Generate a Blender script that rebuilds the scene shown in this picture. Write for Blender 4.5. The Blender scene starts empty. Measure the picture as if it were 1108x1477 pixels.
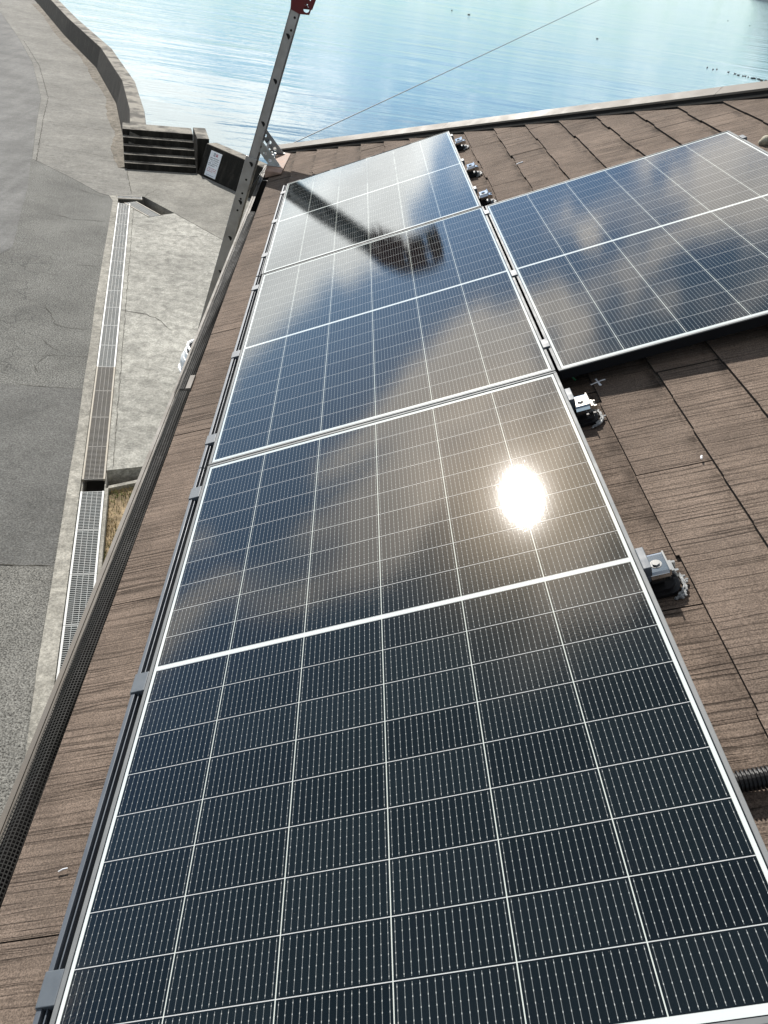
import bpy, bmesh, math, random
from mathutils import Vector, Matrix
import numpy as np
random.seed(7)
R_ = math.radians
scene = bpy.context.scene
COL = scene.collection

# ------------------------------------------------------------------ camera
CAM_Z = 7.77
cam_d = bpy.data.cameras.new("camera")
cam = bpy.data.objects.new("camera", cam_d); COL.objects.link(cam); scene.camera = cam
M3 = Matrix(((0.9121201, 0.0, -0.4099230), (0.0, 1.0, 0.0), (0.4099230, 0.0, 0.9121201)))   # roof plane -> world
OFF = Vector((-0.33240625, 0.36544726, 6.32871737))
RC = ((0.9577377374, -0.0247046541, -0.2865800174),
      (-0.2427218392, -0.6040377606, -0.7590945215),
      (-0.1543519844, 0.7965726984, -0.5845062573))
ax = [M3 @ Vector(r) for r in RC]
cm = Matrix.Identity(4)
for i in range(3):
    cm[i][0] = ax[0][i]; cm[i][1] = -ax[1][i]; cm[i][2] = -ax[2][i]
cm[2][3] = CAM_Z
cam.matrix_world = cm
cam_d.sensor_fit = 'HORIZONTAL'; cam_d.sensor_width = 36.0
cam_d.lens = 36.0 * 1109.53 / 1108.0
cam_d.clip_start = 0.05; cam_d.clip_end = 20000

# ------------------------------------------------------------------ render look
scene.view_settings.view_transform = 'Standard'
scene.view_settings.look = 'None'
scene.view_settings.exposure = 0.64
scene.view_settings.gamma = 1.0
scene.view_settings.use_curve_mapping = False

SUN_EL, SUN_AZ = 34.55, -16.3          # azimuth from +Y towards +X
SUN_DIR = Vector((math.sin(R_(SUN_AZ)) * math.cos(R_(SUN_EL)), math.cos(R_(SUN_AZ)) * math.cos(R_(SUN_EL)), math.sin(R_(SUN_EL))))


# ------------------------------------------------------------------ node helpers
class NT:
    def __init__(s, tree): s.t = tree; s.n = tree.nodes; s.l = tree.links
    def new(s, typ, **kw):
        nd = s.n.new(typ)
        for k, v in kw.items(): setattr(nd, k, v)
        return nd
    def set(s, sock, v):
        if isinstance(v, bpy.types.NodeSocket): s.l.new(v, sock)
        elif v is not None:
            if hasattr(sock.default_value, '__len__') and not hasattr(v, '__len__'): v = (v,) * len(sock.default_value)
            if hasattr(sock.default_value, '__len__') and len(v) == 3 and len(sock.default_value) == 4: v = (*v, 1)
            sock.default_value = v
    def m(s, op, a, b=None, c=None):
        nd = s.new('ShaderNodeMath', operation=op)
        for i, x in enumerate((a, b, c)):
            if x is not None: s.set(nd.inputs[i], x)
        return nd.outputs[0]
    def mix(s, f, a, b, blend='MIX'):
        nd = s.new('ShaderNodeMix', data_type='RGBA', blend_type=blend)
        s.set(nd.inputs[0], f); s.set(nd.inputs[6], a); s.set(nd.inputs[7], b)
        return nd.outputs[2]
    def ramp(s, v, lo, hi, a=0.0, b=1.0):
        nd = s.new('ShaderNodeMapRange', interpolation_type='SMOOTHSTEP')
        for i, x in enumerate((v, lo, hi, a, b)): s.set(nd.inputs[i], x)
        return nd.outputs[0]
    def noise(s, vec, scale, detail=3.0, rough=0.5, dist=0.0):
        nd = s.new('ShaderNodeTexNoise')
        if vec is not None: s.l.new(vec, nd.inputs['Vector'])
        nd.inputs['Scale'].default_value = scale; nd.inputs['Detail'].default_value = detail
        nd.inputs['Roughness'].default_value = rough; nd.inputs['Distortion'].default_value = dist
        return nd.outputs[0]
    def mapping(s, vec, scale=(1, 1, 1), rot=(0, 0, 0), loc=(0, 0, 0)):
        nd = s.new('ShaderNodeMapping')
        s.l.new(vec, nd.inputs[0]); nd.inputs[1].default_value = loc; nd.inputs[2].default_value = rot; nd.inputs[3].default_value = scale
        return nd.outputs[0]
    def xyz(s, vec):
        nd = s.new('ShaderNodeSeparateXYZ'); s.l.new(vec, nd.inputs[0]); return nd.outputs
    def comb(s, x, y, z=0.0):
        nd = s.new('ShaderNodeCombineXYZ')
        for i, v in enumerate((x, y, z)): s.set(nd.inputs[i], v)
        return nd.outputs[0]
    def obj(s): return s.new('ShaderNodeTexCoord').outputs['Object']
    def pos(s): return s.new('ShaderNodeNewGeometry').outputs['Position']
    def bump(s, h, dist, strength=1.0, normal=None):
        nd = s.new('ShaderNodeBump'); s.l.new(h, nd.inputs['Height'])
        nd.inputs['Distance'].default_value = dist; nd.inputs['Strength'].default_value = strength
        if normal is not None: s.l.new(normal, nd.inputs['Normal'])
        return nd.outputs[0]


def material(name, color=(0.5, 0.5, 0.5), rough=0.6, metal=0.0, spec=0.5):
    mt = bpy.data.materials.new(name); mt.use_nodes = True
    nt = NT(mt.node_tree); b = nt.n['Principled BSDF']
    b.inputs['Base Color'].default_value = (*color, 1); b.inputs['Roughness'].default_value = rough
    b.inputs['Metallic'].default_value = metal; b.inputs['Specular IOR Level'].default_value = spec
    return mt, nt, b


def weathered(name, color, rough=0.6, metal=0.0, amount=0.25, scale=12.0, bump=0.0, spec=0.5):
    mt, nt, b = material(name, color, rough, metal, spec)
    p = nt.obj()
    n = nt.noise(p, scale, 5, 0.6)
    k = nt.ramp(n, 0.3, 0.7, 1 - amount, 1 + amount * 0.6)
    c = nt.mix(1.0, color, nt.comb(k, k, k), 'MULTIPLY')
    nt.l.new(c, b.inputs['Base Color'])
    nt.l.new(nt.ramp(n, 0.2, 0.8, max(rough - .08, .02), min(rough + .1, 1)), b.inputs['Roughness'])
    if bump: nt.l.new(nt.bump(nt.noise(p, scale * 8, 3), bump), b.inputs['Normal'])
    return mt


# ------------------------------------------------------------------ sky
world = bpy.data.worlds.new("World"); scene.world = world; world.use_nodes = True
w = NT(world.node_tree); w.n.clear()
gen = w.new('ShaderNodeTexCoord').outputs['Generated']
sky = w.new('ShaderNodeTexSky', sky_type='NISHITA', sun_disc=False)
sky.sun_elevation = R_(SUN_EL); sky.sun_rotation = R_(SUN_AZ) % (2 * math.pi)
sky.air_density = 1.0; sky.dust_density = 0.25; sky.ozone_density = 2.5
dx, dy, dz = w.xyz(gen)
zz = w.m('ADD', w.m('MAXIMUM', dz, 0.0), 0.15)
qx = w.m('DIVIDE', dx, zz); qy = w.m('DIVIDE', dy, zz)
q = w.comb(qx, qy, 0.0)
n1 = w.noise(w.mapping(q, (1.6, 2.2, 1), (0, 0, R_(25)), (3.1, 0.4, 0)), 3.6, 5, 0.52, 0.6)
n1b = w.noise(w.mapping(q, (1.3, 2.6, 1), (0, 0, R_(35)), (1.7, 5.2, 0)), 1.15, 4, 0.5, 0.8)
nf_ = w.ramp(qx, -0.34, -0.12)
n1 = w.m('ADD', w.m('MULTIPLY', n1, nf_), w.m('MULTIPLY', n1b, w.m('SUBTRACT', 1.0, nf_)))
n2 = w.noise(w.mapping(q, (1, 1, 1), (0, 0, 0), (7.7, 2.4, 0)), 0.75, 2, 0.5, 0.0)


def gauss(cx, cy, sx, sy, amp):
    a = w.m('DIVIDE', w.m('SUBTRACT', qx, cx), sx); b = w.m('DIVIDE', w.m('SUBTRACT', qy, cy), sy)
    e = w.m('EXPONENT', w.m('MULTIPLY', w.m('ADD', w.m('MULTIPLY', a, a), w.m('MULTIPLY', b, b)), -1.0))
    return w.m('MULTIPLY', e, amp)


bias = None
for g in ((-0.85, 2.95, 0.55, 0.45, 0.34), (-0.35, 2.95, 0.3, 0.3, 0.2), (-0.45, 1.98, 0.38, 0.24, -0.30), (-0.95, 1.85, 0.35, 0.35, -0.26),
          (-0.08, 2.05, 0.28, 0.25, -0.26), (-0.30, 1.55, 0.26, 0.16, 0.10), (0.2, 1.42, 0.3, 0.18, 0.0), (-0.45, 1.18, 0.35, 0.25, 0.12),
          (0.06, 1.56, 0.09, 0.08, -0.20), (-0.48, 1.15, 0.07, 0.05, -0.12), (-0.09, 1.47, 0.05, 0.1, 0.08), (0.24, 1.5, 0.08, 0.12, 0.06), (-1.1, 1.3, 0.3, 0.3, -0.1), (-0.55, 0.50, 0.7, 0.34, -0.30), (-0.05, 1.0, 0.3, 0.3, -0.12), (-0.92, 0.82, 0.34, 0.30, -0.28), (-0.70, 1.36, 0.28, 0.16, 0.10), (0.45, 3.1, 0.8, 0.9, -0.16), (-0.2, 4.2, 0.5, 0.9, -0.06)):
    t = gauss(*g); bias = t if bias is None else w.m('ADD', bias, t)
dens = w.m('ADD', w.m('ADD', w.m('MULTIPLY', n1, 1.10), w.m('MULTIPLY', n2, 0.25)), w.m('SUBTRACT', bias, 0.175))
cover = w.ramp(dens, 0.42, 0.57)
thick = w.ramp(dens, 0.55, 0.85)
sd = w.new('ShaderNodeVectorMath', operation='DOT_PRODUCT'); w.l.new(gen, sd.inputs[0]); sd.inputs[1].default_value = SUN_DIR
cosang = sd.outputs['Value']
ang = w.m('ARCCOSINE', w.m('MINIMUM', cosang, 0.99999))
near = w.m('EXPONENT', w.m('MULTIPLY', ang, -7.0))
halo = w.m('EXPONENT', w.m('MULTIPLY', w.m('MULTIPLY', ang, ang), -75.0))
lum = w.m('ADD', 12.5, w.m('MULTIPLY', near, 14.0))
lum = w.m('MULTIPLY', lum, w.m('MULTIPLY', w.ramp(dz, 0.04, 0.17, 0.60, 1.30), w.m('MULTIPLY', w.ramp(dz, 0.20, 0.45, 1.05, 0.72), w.ramp(dy, -0.2, 0.35, 0.38, 1.0))))
lum = w.m('MULTIPLY', lum, w.m('SUBTRACT', 1.0, w.m('MULTIPLY', thick, 0.25)))
cc = w.mix(near, w.mix(w.ramp(dz, 0.05, 0.18), (0.84, 0.98, 1.02), w.mix(w.ramp(dz, 0.22, 0.36), (0.98, 1.02, 1.01), (1.03, 0.985, 0.93))), (1.06, 0.98, 0.88))
cl = w.mix(1.0, cc, w.comb(lum, lum, lum), 'MULTIPLY')
skyb = w.mix(1.0, w.mix(w.ramp(dz, 0.04, 0.20), w.mix(1.0, sky.outputs[0], (0.47, 0.60, 0.62), 'MULTIPLY'), sky.outputs[0]), w.mix(w.ramp(dz, 0.30, 0.65), (0.80, 0.95, 1.04), (0.52, 0.62, 0.56)), 'MULTIPLY')
skyc = w.mix(cover, skyb, cl)
hl = w.m('MULTIPLY', halo, 30.0)
skyc = w.mix(1.0, skyc, w.mix(1.0, (1.25, 0.95, 0.62), w.comb(hl, hl, hl), 'MULTIPLY'), 'ADD')
bg = w.new('ShaderNodeBackground'); w.l.new(skyc, bg.inputs[0]); bg.inputs[1].default_value = 0.10
wo = w.new('ShaderNodeOutputWorld'); w.l.new(bg.outputs[0], wo.inputs[0])

sun_d = bpy.data.lights.new("sun", 'SUN'); sun_d.energy = 5.0; sun_d.angle = R_(0.5); sun_d.color = (1.0, 0.955, 0.89)
sun = bpy.data.objects.new("sun", sun_d); COL.objects.link(sun)
sun.rotation_euler = SUN_DIR.to_track_quat('Z', 'Y').to_euler(); sun.location = (0, 30, 60)


# ------------------------------------------------------------------ mesh helpers
class MB:
    def __init__(s): s.v = []; s.f = []
    def add(s, vs, fs):
        o = len(s.v); s.v += [tuple(x) for x in vs]; s.f += [tuple(i + o for i in f) for f in fs]
        return s
    def box(s, a, b):
        (x0, y0, z0), (x1, y1, z1) = a, b
        return s.add([(x0, y0, z0), (x1, y0, z0), (x1, y1, z0), (x0, y1, z0), (x0, y0, z1), (x1, y0, z1), (x1, y1, z1), (x0, y1, z1)],
                     [(3, 2, 1, 0), (4, 5, 6, 7), (0, 1, 5, 4), (1, 2, 6, 5), (2, 3, 7, 6), (3, 0, 4, 7)])
    def hexa(s, bot, top):     # two quads, same winding seen from above
        return s.add(list(bot) + list(top), [(3, 2, 1, 0), (4, 5, 6, 7), (0, 1, 5, 4), (1, 2, 6, 5), (2, 3, 7, 6), (3, 0, 4, 7)])
    def prism(s, poly, z0, z1, bottom=True):
        n = len(poly)
        vs = [(x, y, z0) for x, y in poly] + [(x, y, z1) for x, y in poly]
        fs = [tuple(range(n, 2 * n))] + [(i, (i + 1) % n, n + (i + 1) % n, n + i) for i in range(n)]
        if bottom: fs.append(tuple(range(n - 1, -1, -1)))
        return s.add(vs, fs)
    def tube(s, pts, r, seg=8, caps=True, flat=1.0):
        pts = [Vector(p) for p in pts]; n = len(pts); rs = r if hasattr(r, '__len__') else [r] * n
        up = Vector((0, 0, 1)); vs = []; fs = []
        for i, p in enumerate(pts):
            d = (pts[min(i + 1, n - 1)] - pts[max(i - 1, 0)]).normalized()
            a = d.cross(up)
            if a.length < 1e-3: a = d.cross(Vector((1, 0, 0)))
            a.normalize(); b = a.cross(d)
            for k in range(seg):
                t = 2 * math.pi * k / seg
                vs.append(p + a * math.cos(t) * rs[i] + b * math.sin(t) * rs[i] * flat)
        for i in range(n - 1):
            for k in range(seg):
                fs.append((i * seg + k, (i + 1) * seg + k, (i + 1) * seg + (k + 1) % seg, i * seg + (k + 1) % seg))
        if caps:
            fs.append(tuple(range(seg))); fs.append(tuple((n - 1) * seg + k for k in range(seg - 1, -1, -1)))
        return s.add(vs, fs)
    def sweep(s, profile, a, b, closed=True):     # profile in (x,z), extruded along y from a to b
        n = len(profile)
        vs = [(x, a, z) for x, z in profile] + [(x, b, z) for x, z in profile]
        fs = [(i, (i + 1) % n, n + (i + 1) % n, n + i) for i in range(n if closed else n - 1)]
        if closed: fs += [tuple(range(n - 1, -1, -1)), tuple(range(n, 2 * n))]
        return s.add(vs, fs)
    def ellipsoid(s, c, r, seg=12, rings=8, mat=None):
        vs = []; fs = []
        for i in range(rings + 1):
            t = math.pi * i / rings
            for k in range(seg):
                a = 2 * math.pi * k / seg
                v = Vector((r[0] * math.sin(t) * math.cos(a), r[1] * math.sin(t) * math.sin(a), r[2] * math.cos(t)))
                if mat: v = mat @ v
                vs.append(Vector(c) + v)
        for i in range(rings):
            for k in range(seg):
                fs.append((i * seg + k, (i + 1) * seg + k, (i + 1) * seg + (k + 1) % seg, i * seg + (k + 1) % seg))
        return s.add(vs, fs)
    def build(s, name, mat, parent=None, matrix=None, smooth=False, bevel=0.0, recalc=True):
        me = bpy.data.meshes.new(name); me.from_pydata(s.v, [], s.f); me.validate()
        bm = bmesh.new(); bm.from_mesh(me)
        bmesh.ops.remove_doubles(bm, verts=bm.verts, dist=1e-6)
        if recalc: bmesh.ops.recalc_face_normals(bm, faces=bm.faces)
        bm.to_mesh(me); bm.free()
        me.materials.append(mat)
        o = bpy.data.objects.new(name, me); COL.objects.link(o)
        if parent: o.parent = parent
        if matrix is not None: o.matrix_basis = matrix
        if smooth:
            for p in me.polygons: p.use_smooth = True
        if bevel:
            md = o.modifiers.new("bevel", 'BEVEL'); md.width = bevel; md.segments = 2; md.limit_method = 'ANGLE'
        return o


def empty(name, loc=(0, 0, 0), rot=None, matrix=None):
    o = bpy.data.objects.new(name, None); COL.objects.link(o); o.empty_display_size = 0.1
    if matrix is not None: o.matrix_basis = matrix
    else:
        o.location = loc
        if rot: o.rotation_euler = rot
    return o


def tag(o, label=None, cat=None, group=None, kind=None):
    if label: o["label"] = label
    if cat: o["category"] = cat
    if group: o["group"] = group
    if kind: o["kind"] = kind
    return o


def structure(o): return tag(o, kind='structure')


def RM(u=0, v=0, wv=0):        # matrix of a frame lying in the roof plane
    m = M3.to_4x4(); m.translation = OFF + M3 @ Vector((u, v, wv)); return m


def RP(u, v, wv=0): return OFF + M3 @ Vector((u, v, wv))


def plate(outline, holes, thick, to3d):
    """flat plate with holes; outline / holes are 2D loops, to3d(x, y, t) places it"""
    bm = bmesh.new(); edges = []
    for loop in [outline] + holes:
        vs = [bm.verts.new((x, y, 0)) for x, y in loop]
        edges += [bm.edges.new((vs[i], vs[(i + 1) % len(vs)])) for i in range(len(vs))]
    bmesh.ops.triangle_fill(bm, edges=edges, use_beauty=True, use_dissolve=False)
    bm.verts.ensure_lookup_table(); bm.verts.index_update()
    mb = MB(); n = len(bm.verts)
    vs = [to3d(v.co.x, v.co.y, 0) for v in bm.verts] + [to3d(v.co.x, v.co.y, thick) for v in bm.verts]
    fs = []
    for f in bm.faces:
        ids = [v.index for v in f.verts]; fs.append(tuple(ids)); fs.append(tuple(i + n for i in reversed(ids)))
    for e in bm.edges:
        if len(e.link_faces) == 1:
            a, b = e.verts[0].index, e.verts[1].index; fs.append((a, b, b + n, a + n))
    bm.free()
    return mb.add(vs, fs)


def circle(cx, cy, r, n=14, ry=None): return [(cx + r * math.cos(2 * math.pi * k / n), cy + (ry or r) * math.sin(2 * math.pi * k / n)) for k in range(n)]


# ------------------------------------------------------------------ materials
def asphalt(name, c, speck=0.5, cracks=False, scale=70.0, streak=0.0):
    mt, nt, b = material(name, c, 0.92, spec=0.12)
    p = nt.pos()
    a = nt.noise(p, scale, 3, 0.7); big = nt.noise(p, 0.55, 4, 0.6); med = nt.noise(p, 6.0, 6, 0.8)
    k = nt.m('MULTIPLY', nt.ramp(a, 0.25, 0.75, 1 - speck, 1 + speck), nt.ramp(big, 0.25, 0.75, 0.76, 1.20))
    k = nt.m('MULTIPLY', k, nt.ramp(med, 0.3, 0.7, 0.86, 1.12))
    wn = nt.new('ShaderNodeTexVoronoi', feature='F1'); nt.l.new(p, wn.inputs['Vector']); wn.inputs['Scale'].default_value = 28.0
    light = nt.ramp(wn.outputs['Distance'], 0.10, 0.16, 1.35, 1.0)
    k = nt.m('MULTIPLY', k, light)
    if streak:
        st = nt.noise(nt.mapping(p, (1.0, 0.12, 1), (0, 0, R_(-10))), 2.2, 4, 0.6)
        k = nt.m('MULTIPLY', k, nt.ramp(st, 0.3, 0.7, 1 - streak, 1 + streak))
    col = nt.mix(1.0, c, nt.comb(k, k, nt.m('MULTIPLY', k, 0.98)), 'MULTIPLY')
    h = a
    if cracks:
        wp = nt.new('ShaderNodeVectorMath', operation='ADD'); nt.l.new(p, wp.inputs[0])
        nz = nt.new('ShaderNodeTexNoise'); nt.l.new(p, nz.inputs['Vector']); nz.inputs['Scale'].default_value = 2.5; nz.inputs['Detail'].default_value = 3
        sc = nt.new('ShaderNodeVectorMath', operation='SCALE'); nt.l.new(nz.outputs[1], sc.inputs[0]); sc.inputs['Scale'].default_value = 0.35
        nt.l.new(sc.outputs[0], wp.inputs[1])
        vo = nt.new('ShaderNodeTexVoronoi', feature='DISTANCE_TO_EDGE'); nt.l.new(wp.outputs[0], vo.inputs['Vector']); vo.inputs['Scale'].default_value = 2.3
        x, y, z = nt.xyz(p)
        reg = nt.m('MULTIPLY', nt.ramp(nt.m('ADD', x, nt.m('MULTIPLY', y, 0.2)), -3.4, -2.3, 1, 0), nt.m('MULTIPLY', nt.ramp(y, 13.2, 14.2), nt.ramp(y, 19.5, 23.5, 1, 0)))
        wid = nt.m('MULTIPLY', reg, nt.ramp(nt.noise(p, 0.9, 2), 0.38, 0.62, 0.25, 1.0))
        crack = nt.m('MULTIPLY', nt.ramp(vo.outputs['Distance'], 0.0, 0.035, 1, 0), wid)
        col = nt.mix(nt.m('MULTIPLY', crack, 0.4), col, (0.018, 0.018, 0.018))
        h = nt.m('SUBTRACT', a, nt.m('MULTIPLY', crack, 2.0))
    nt.l.new(col, b.inputs['Base Color'])
    nt.l.new(nt.bump(h, 0.004), b.inputs['Normal'])
    return mt


def concrete(name, c, stain=0.4, scale=2.5, dirt=(0.10, 0.095, 0.08), dirt_amt=0.5, grain=40.0, streak=False):
    mt, nt, b = material(name, c, 0.92, spec=0.1)
    p = nt.pos()
    n = nt.noise(p, scale, 7, 0.74, 0.4); med = nt.noise(p, 7.0, 5, 0.8); fine = nt.noise(p, grain, 3, 0.7); broad = nt.noise(p, 0.35, 3)
    k = nt.m('MULTIPLY', nt.ramp(n, 0.28, 0.72, 1 - stain, 1 + stain * 0.6), nt.ramp(fine, 0.25, 0.75, 0.72, 1.25))
    k = nt.m('MULTIPLY', k, nt.ramp(broad, 0.3, 0.7, 0.85, 1.12))
    k = nt.m('MULTIPLY', k, nt.ramp(med, 0.3, 0.7, 0.78, 1.20))
    col = nt.mix(1.0, c, nt.comb(k, k, k), 'MULTIPLY')
    d = nt.ramp(nt.noise(nt.mapping(p, (1, 1, 1), (0, 0, 0), (9, 4, 1)), scale * 0.6, 6, 0.7), 0.52, 0.75)
    col = nt.mix(nt.m('MULTIPLY', d, dirt_amt), col, dirt)
    if streak:
        st = nt.noise(nt.mapping(p, (0.35, 1.6, 1), (0, 0, R_(20))), 2.4, 5, 0.65)
        kk = nt.ramp(st, 0.3, 0.7, 0.92, 1.07); col = nt.mix(1.0, col, nt.comb(kk, kk, kk), 'MULTIPLY')
    nt.l.new(col, b.inputs['Base Color'])
    nt.l.new(nt.bump(nt.m('ADD', fine, nt.m('MULTIPLY', n, 2.0)), 0.004), b.inputs['Normal'])
    return mt


def seawall_mat():
    mt, nt, b = material("seawall_stain_shade", (0.1, 0.1, 0.1), 0.9, spec=0.2)
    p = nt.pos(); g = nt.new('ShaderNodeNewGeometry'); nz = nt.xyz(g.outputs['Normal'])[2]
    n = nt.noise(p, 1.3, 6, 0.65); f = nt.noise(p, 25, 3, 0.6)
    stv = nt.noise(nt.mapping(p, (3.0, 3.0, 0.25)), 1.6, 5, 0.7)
    side = nt.mix(nt.ramp(stv, 0.42, 0.72), (0.014, 0.0125, 0.0095), (0.038, 0.033, 0.026))  # vertical faces: stain streaks, with their shade darkened into the colour
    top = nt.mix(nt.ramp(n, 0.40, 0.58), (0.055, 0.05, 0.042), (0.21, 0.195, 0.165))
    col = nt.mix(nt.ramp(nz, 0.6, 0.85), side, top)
    k = nt.ramp(f, 0.25, 0.75, 0.75, 1.25); col = nt.mix(1.0, col, nt.comb(k, k, k), 'MULTIPLY')
    nt.l.new(col, b.inputs['Base Color']); nt.l.new(nt.bump(nt.m('ADD', f, n), 0.012), b.inputs['Normal'])
    return mt


def slate_mat(name, c):
    mt, nt, b = material(name, c, 0.93, spec=0.10)
    p = nt.obj(); x, y, z = nt.xyz(p)
    warp = nt.noise(nt.mapping(p, (4, 9, 1)), 1.0, 3)
    yy = nt.m('ADD', y, nt.m('MULTIPLY', warp, 0.016))
    g = nt.comb(nt.m('MULTIPLY', x, 2.4), nt.m('MULTIPLY', yy, 150.0), 0.0)
    g1 = nt.noise(g, 1.0, 3, 0.55)
    g2 = nt.noise(nt.comb(nt.m('MULTIPLY', x, 3.0), nt.m('MULTIPLY', yy, 210.0), 0.0), 1.0, 2, 0.5)
    patch = nt.noise(p, 2.2, 4, 0.6); sand = nt.noise(p, 300.0, 2, 0.7); blotch = nt.noise(p, 9.0, 5, 0.65)
    groove = nt.ramp(g1, 0.36, 0.46)
    amp = nt.ramp(nt.noise(p, 3.0, 2), 0.35, 0.65, 0.55, 1.0)
    k = nt.m('SUBTRACT', 1.0, nt.m('MULTIPLY', nt.m('SUBTRACT', 1.0, groove), nt.m('MULTIPLY', amp, 0.52)))
    k = nt.m('MULTIPLY', k, nt.ramp(g2, 0.3, 0.7, 0.80, 1.16))
    k = nt.m('MULTIPLY', k, nt.ramp(patch, 0.3, 0.7, 0.86, 1.14))
    k = nt.m('MULTIPLY', k, nt.ramp(blotch, 0.3, 0.7, 0.88, 1.12))
    k = nt.m('MULTIPLY', k, nt.ramp(sand, 0.3, 0.7, 0.6, 1.4))
    fu = nt.m('FRACT', nt.m('DIVIDE', nt.m('ADD', x, 0.242), 0.1835))
    sn = nt.noise(nt.mapping(p, (14, 7, 1), (0, 0, 0), (2, 5, 0)), 1.0, 5, 0.7)
    stn = nt.m('MULTIPLY', nt.ramp(fu, 0.72, 0.99), nt.ramp(sn, 0.42, 0.66))
    k = nt.m('MULTIPLY', k, nt.m('SUBTRACT', 1.0, nt.m('MULTIPLY', stn, 0.55)))
    ii = nt.new('ShaderNodeNewGeometry').outputs['Random Per Island']
    k = nt.m('MULTIPLY', k, nt.ramp(ii, 0.0, 1.0, 0.92, 1.08))
    col = nt.mix(1.0, c, nt.comb(k, k, k), 'MULTIPLY')
    grey = nt.ramp(nt.noise(nt.mapping(p, (1, 1, 1), (0, 0, 0), (3, 8, 0)), 1.1, 5, 0.7), 0.5, 0.75)
    col = nt.mix(nt.m('MULTIPLY', grey, 0.15), col, (0.15, 0.13, 0.115))
    nt.l.new(col, b.inputs['Base Color'])
    h = nt.m('ADD', nt.m('MULTIPLY', nt.m('MULTIPLY', groove, amp), 1.0), nt.m('ADD', nt.m('MULTIPLY', g2, 0.25), nt.m('MULTIPLY', sand, 0.22)))
    nt.l.new(nt.bump(h, 0.0022), b.inputs['Normal'])
    return mt


# solar panel glass
PW, PL = 1.134, 1.722
MU, PU, ME, PV, GM = 0.0165, 0.1835, 0.022, 0.0925, 0.013


def solar_glass():
    mt, nt, b = material("solar_glass", (0.01, 0.012, 0.02), 0.05, spec=0.5)
    p = nt.obj(); u, v, z = nt.xyz(p)
    c = nt.m('DIVIDE', nt.m('SUBTRACT', u, MU), PU); fc = nt.m('FRACT', c)
    eu = nt.m('MULTIPLY', nt.m('MINIMUM', fc, nt.m('SUBTRACT', 1.0, fc)), PU)
    up = nt.m('GREATER_THAN', v, ME + 9 * PV + GM / 2)
    v2 = nt.m('SUBTRACT', nt.m('SUBTRACT', v, ME), nt.m('MULTIPLY', up, GM))
    r = nt.m('DIVIDE', v2, PV); fr = nt.m('FRACT', r)
    ev = nt.m('MULTIPLY', nt.m('MINIMUM', fr, nt.m('SUBTRACT', 1.0, fr)), PV)
    colgap = nt.m('LESS_THAN', eu, 0.0009); rowgap = nt.m('LESS_THAN', ev, 0.0007)
    mid = nt.m('LESS_THAN', nt.m('ABSOLUTE', nt.m('SUBTRACT', v, ME + 9 * PV + GM / 2)), GM * 0.42)
    du = nt.m('MINIMUM', u, nt.m('SUBTRACT', PW, u)); dv = nt.m('MINIMUM', v, nt.m('SUBTRACT', PL, v))
    border = nt.m('MAXIMUM', nt.m('LESS_THAN', du, MU), nt.m('LESS_THAN', dv, ME))
    fb = nt.m('FRACT', nt.m('MULTIPLY', fc, 16.0))
    eb = nt.m('MULTIPLY', nt.m('ABSOLUTE', nt.m('SUBTRACT', fb, 0.5)), PU / 16)
    bead = nt.m('LESS_THAN', nt.m('MULTIPLY', nt.m('ABSOLUTE', nt.m('SUBTRACT', nt.m('FRACT', nt.m('DIVIDE', v2, PV / 6)), 0.5)), PV / 6), 0.0012)
    bw = nt.m('ADD', 0.00044, nt.m('MULTIPLY', bead, 0.00016))
    bus = nt.m('MULTIPLY', nt.m('LESS_THAN', eb, bw), nt.m('GREATER_THAN', ev, 0.0035))
    wn = nt.new('ShaderNodeTexWhiteNoise', noise_dimensions='2D'); nt.l.new(nt.comb(nt.m('FLOOR', c), nt.m('FLOOR', r)), wn.inputs['Vector'])
    cv = nt.ramp(wn.outputs[0], 0, 1, 0.75, 1.25)
    cell = nt.mix(1.0, (0.0045, 0.0064, 0.0072), nt.comb(cv, cv, cv), 'MULTIPLY')
    busc = nt.mix(bead, (0.140, 0.150, 0.150), (0.34, 0.35, 0.34))
    col = nt.mix(bus, cell, busc)
    col = nt.mix(rowgap, col, (0.42, 0.43, 0.43))
    col = nt.mix(colgap, col, (0.45, 0.48, 0.45))
    col = nt.mix(mid, col, (0.50, 0.54, 0.53))
    col = nt.mix(border, col, (0.49, 0.53, 0.52))
    groove = nt.m('MAXIMUM', nt.m('LESS_THAN', du, 0.0103), nt.m('LESS_THAN', dv, 0.0103))
    col = nt.mix(groove, col, (0.012, 0.013, 0.015))
    dust = nt.ramp(nt.noise(p, 260.0, 2, 0.5), 0.74, 0.80)
    dm = nt.m('MULTIPLY', dust, 0.10)
    col = nt.mix(dm, col, (0.3, 0.28, 0.25))
    nt.l.new(col, b.inputs['Base Color'])
    rip = nt.noise(nt.mapping(p, (150.0, 210.0, 1)), 1.0, 2, 0.5)
    wav = nt.noise(nt.mapping(p, (9.0, 14.0, 1)), 1.0, 2, 0.5)
    n1_ = nt.bump(rip, 0.00008)
    nt.l.new(nt.bump(wav, 0.00006, normal=n1_), b.inputs['Normal'])
    b.inputs['Roughness'].default_value = 0.027
    b.inputs['Coat Weight'].default_value = 0.05
    b.inputs['Coat Roughness'].default_value = 0.085
    b.inputs['Coat IOR'].default_value = 1.42
    b.inputs['Anisotropic'].default_value = 0.58
    tg = nt.comb(0.9121, 0.0, 0.4099); nt.l.new(tg, b.inputs['Tangent'])
    return mt


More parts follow.
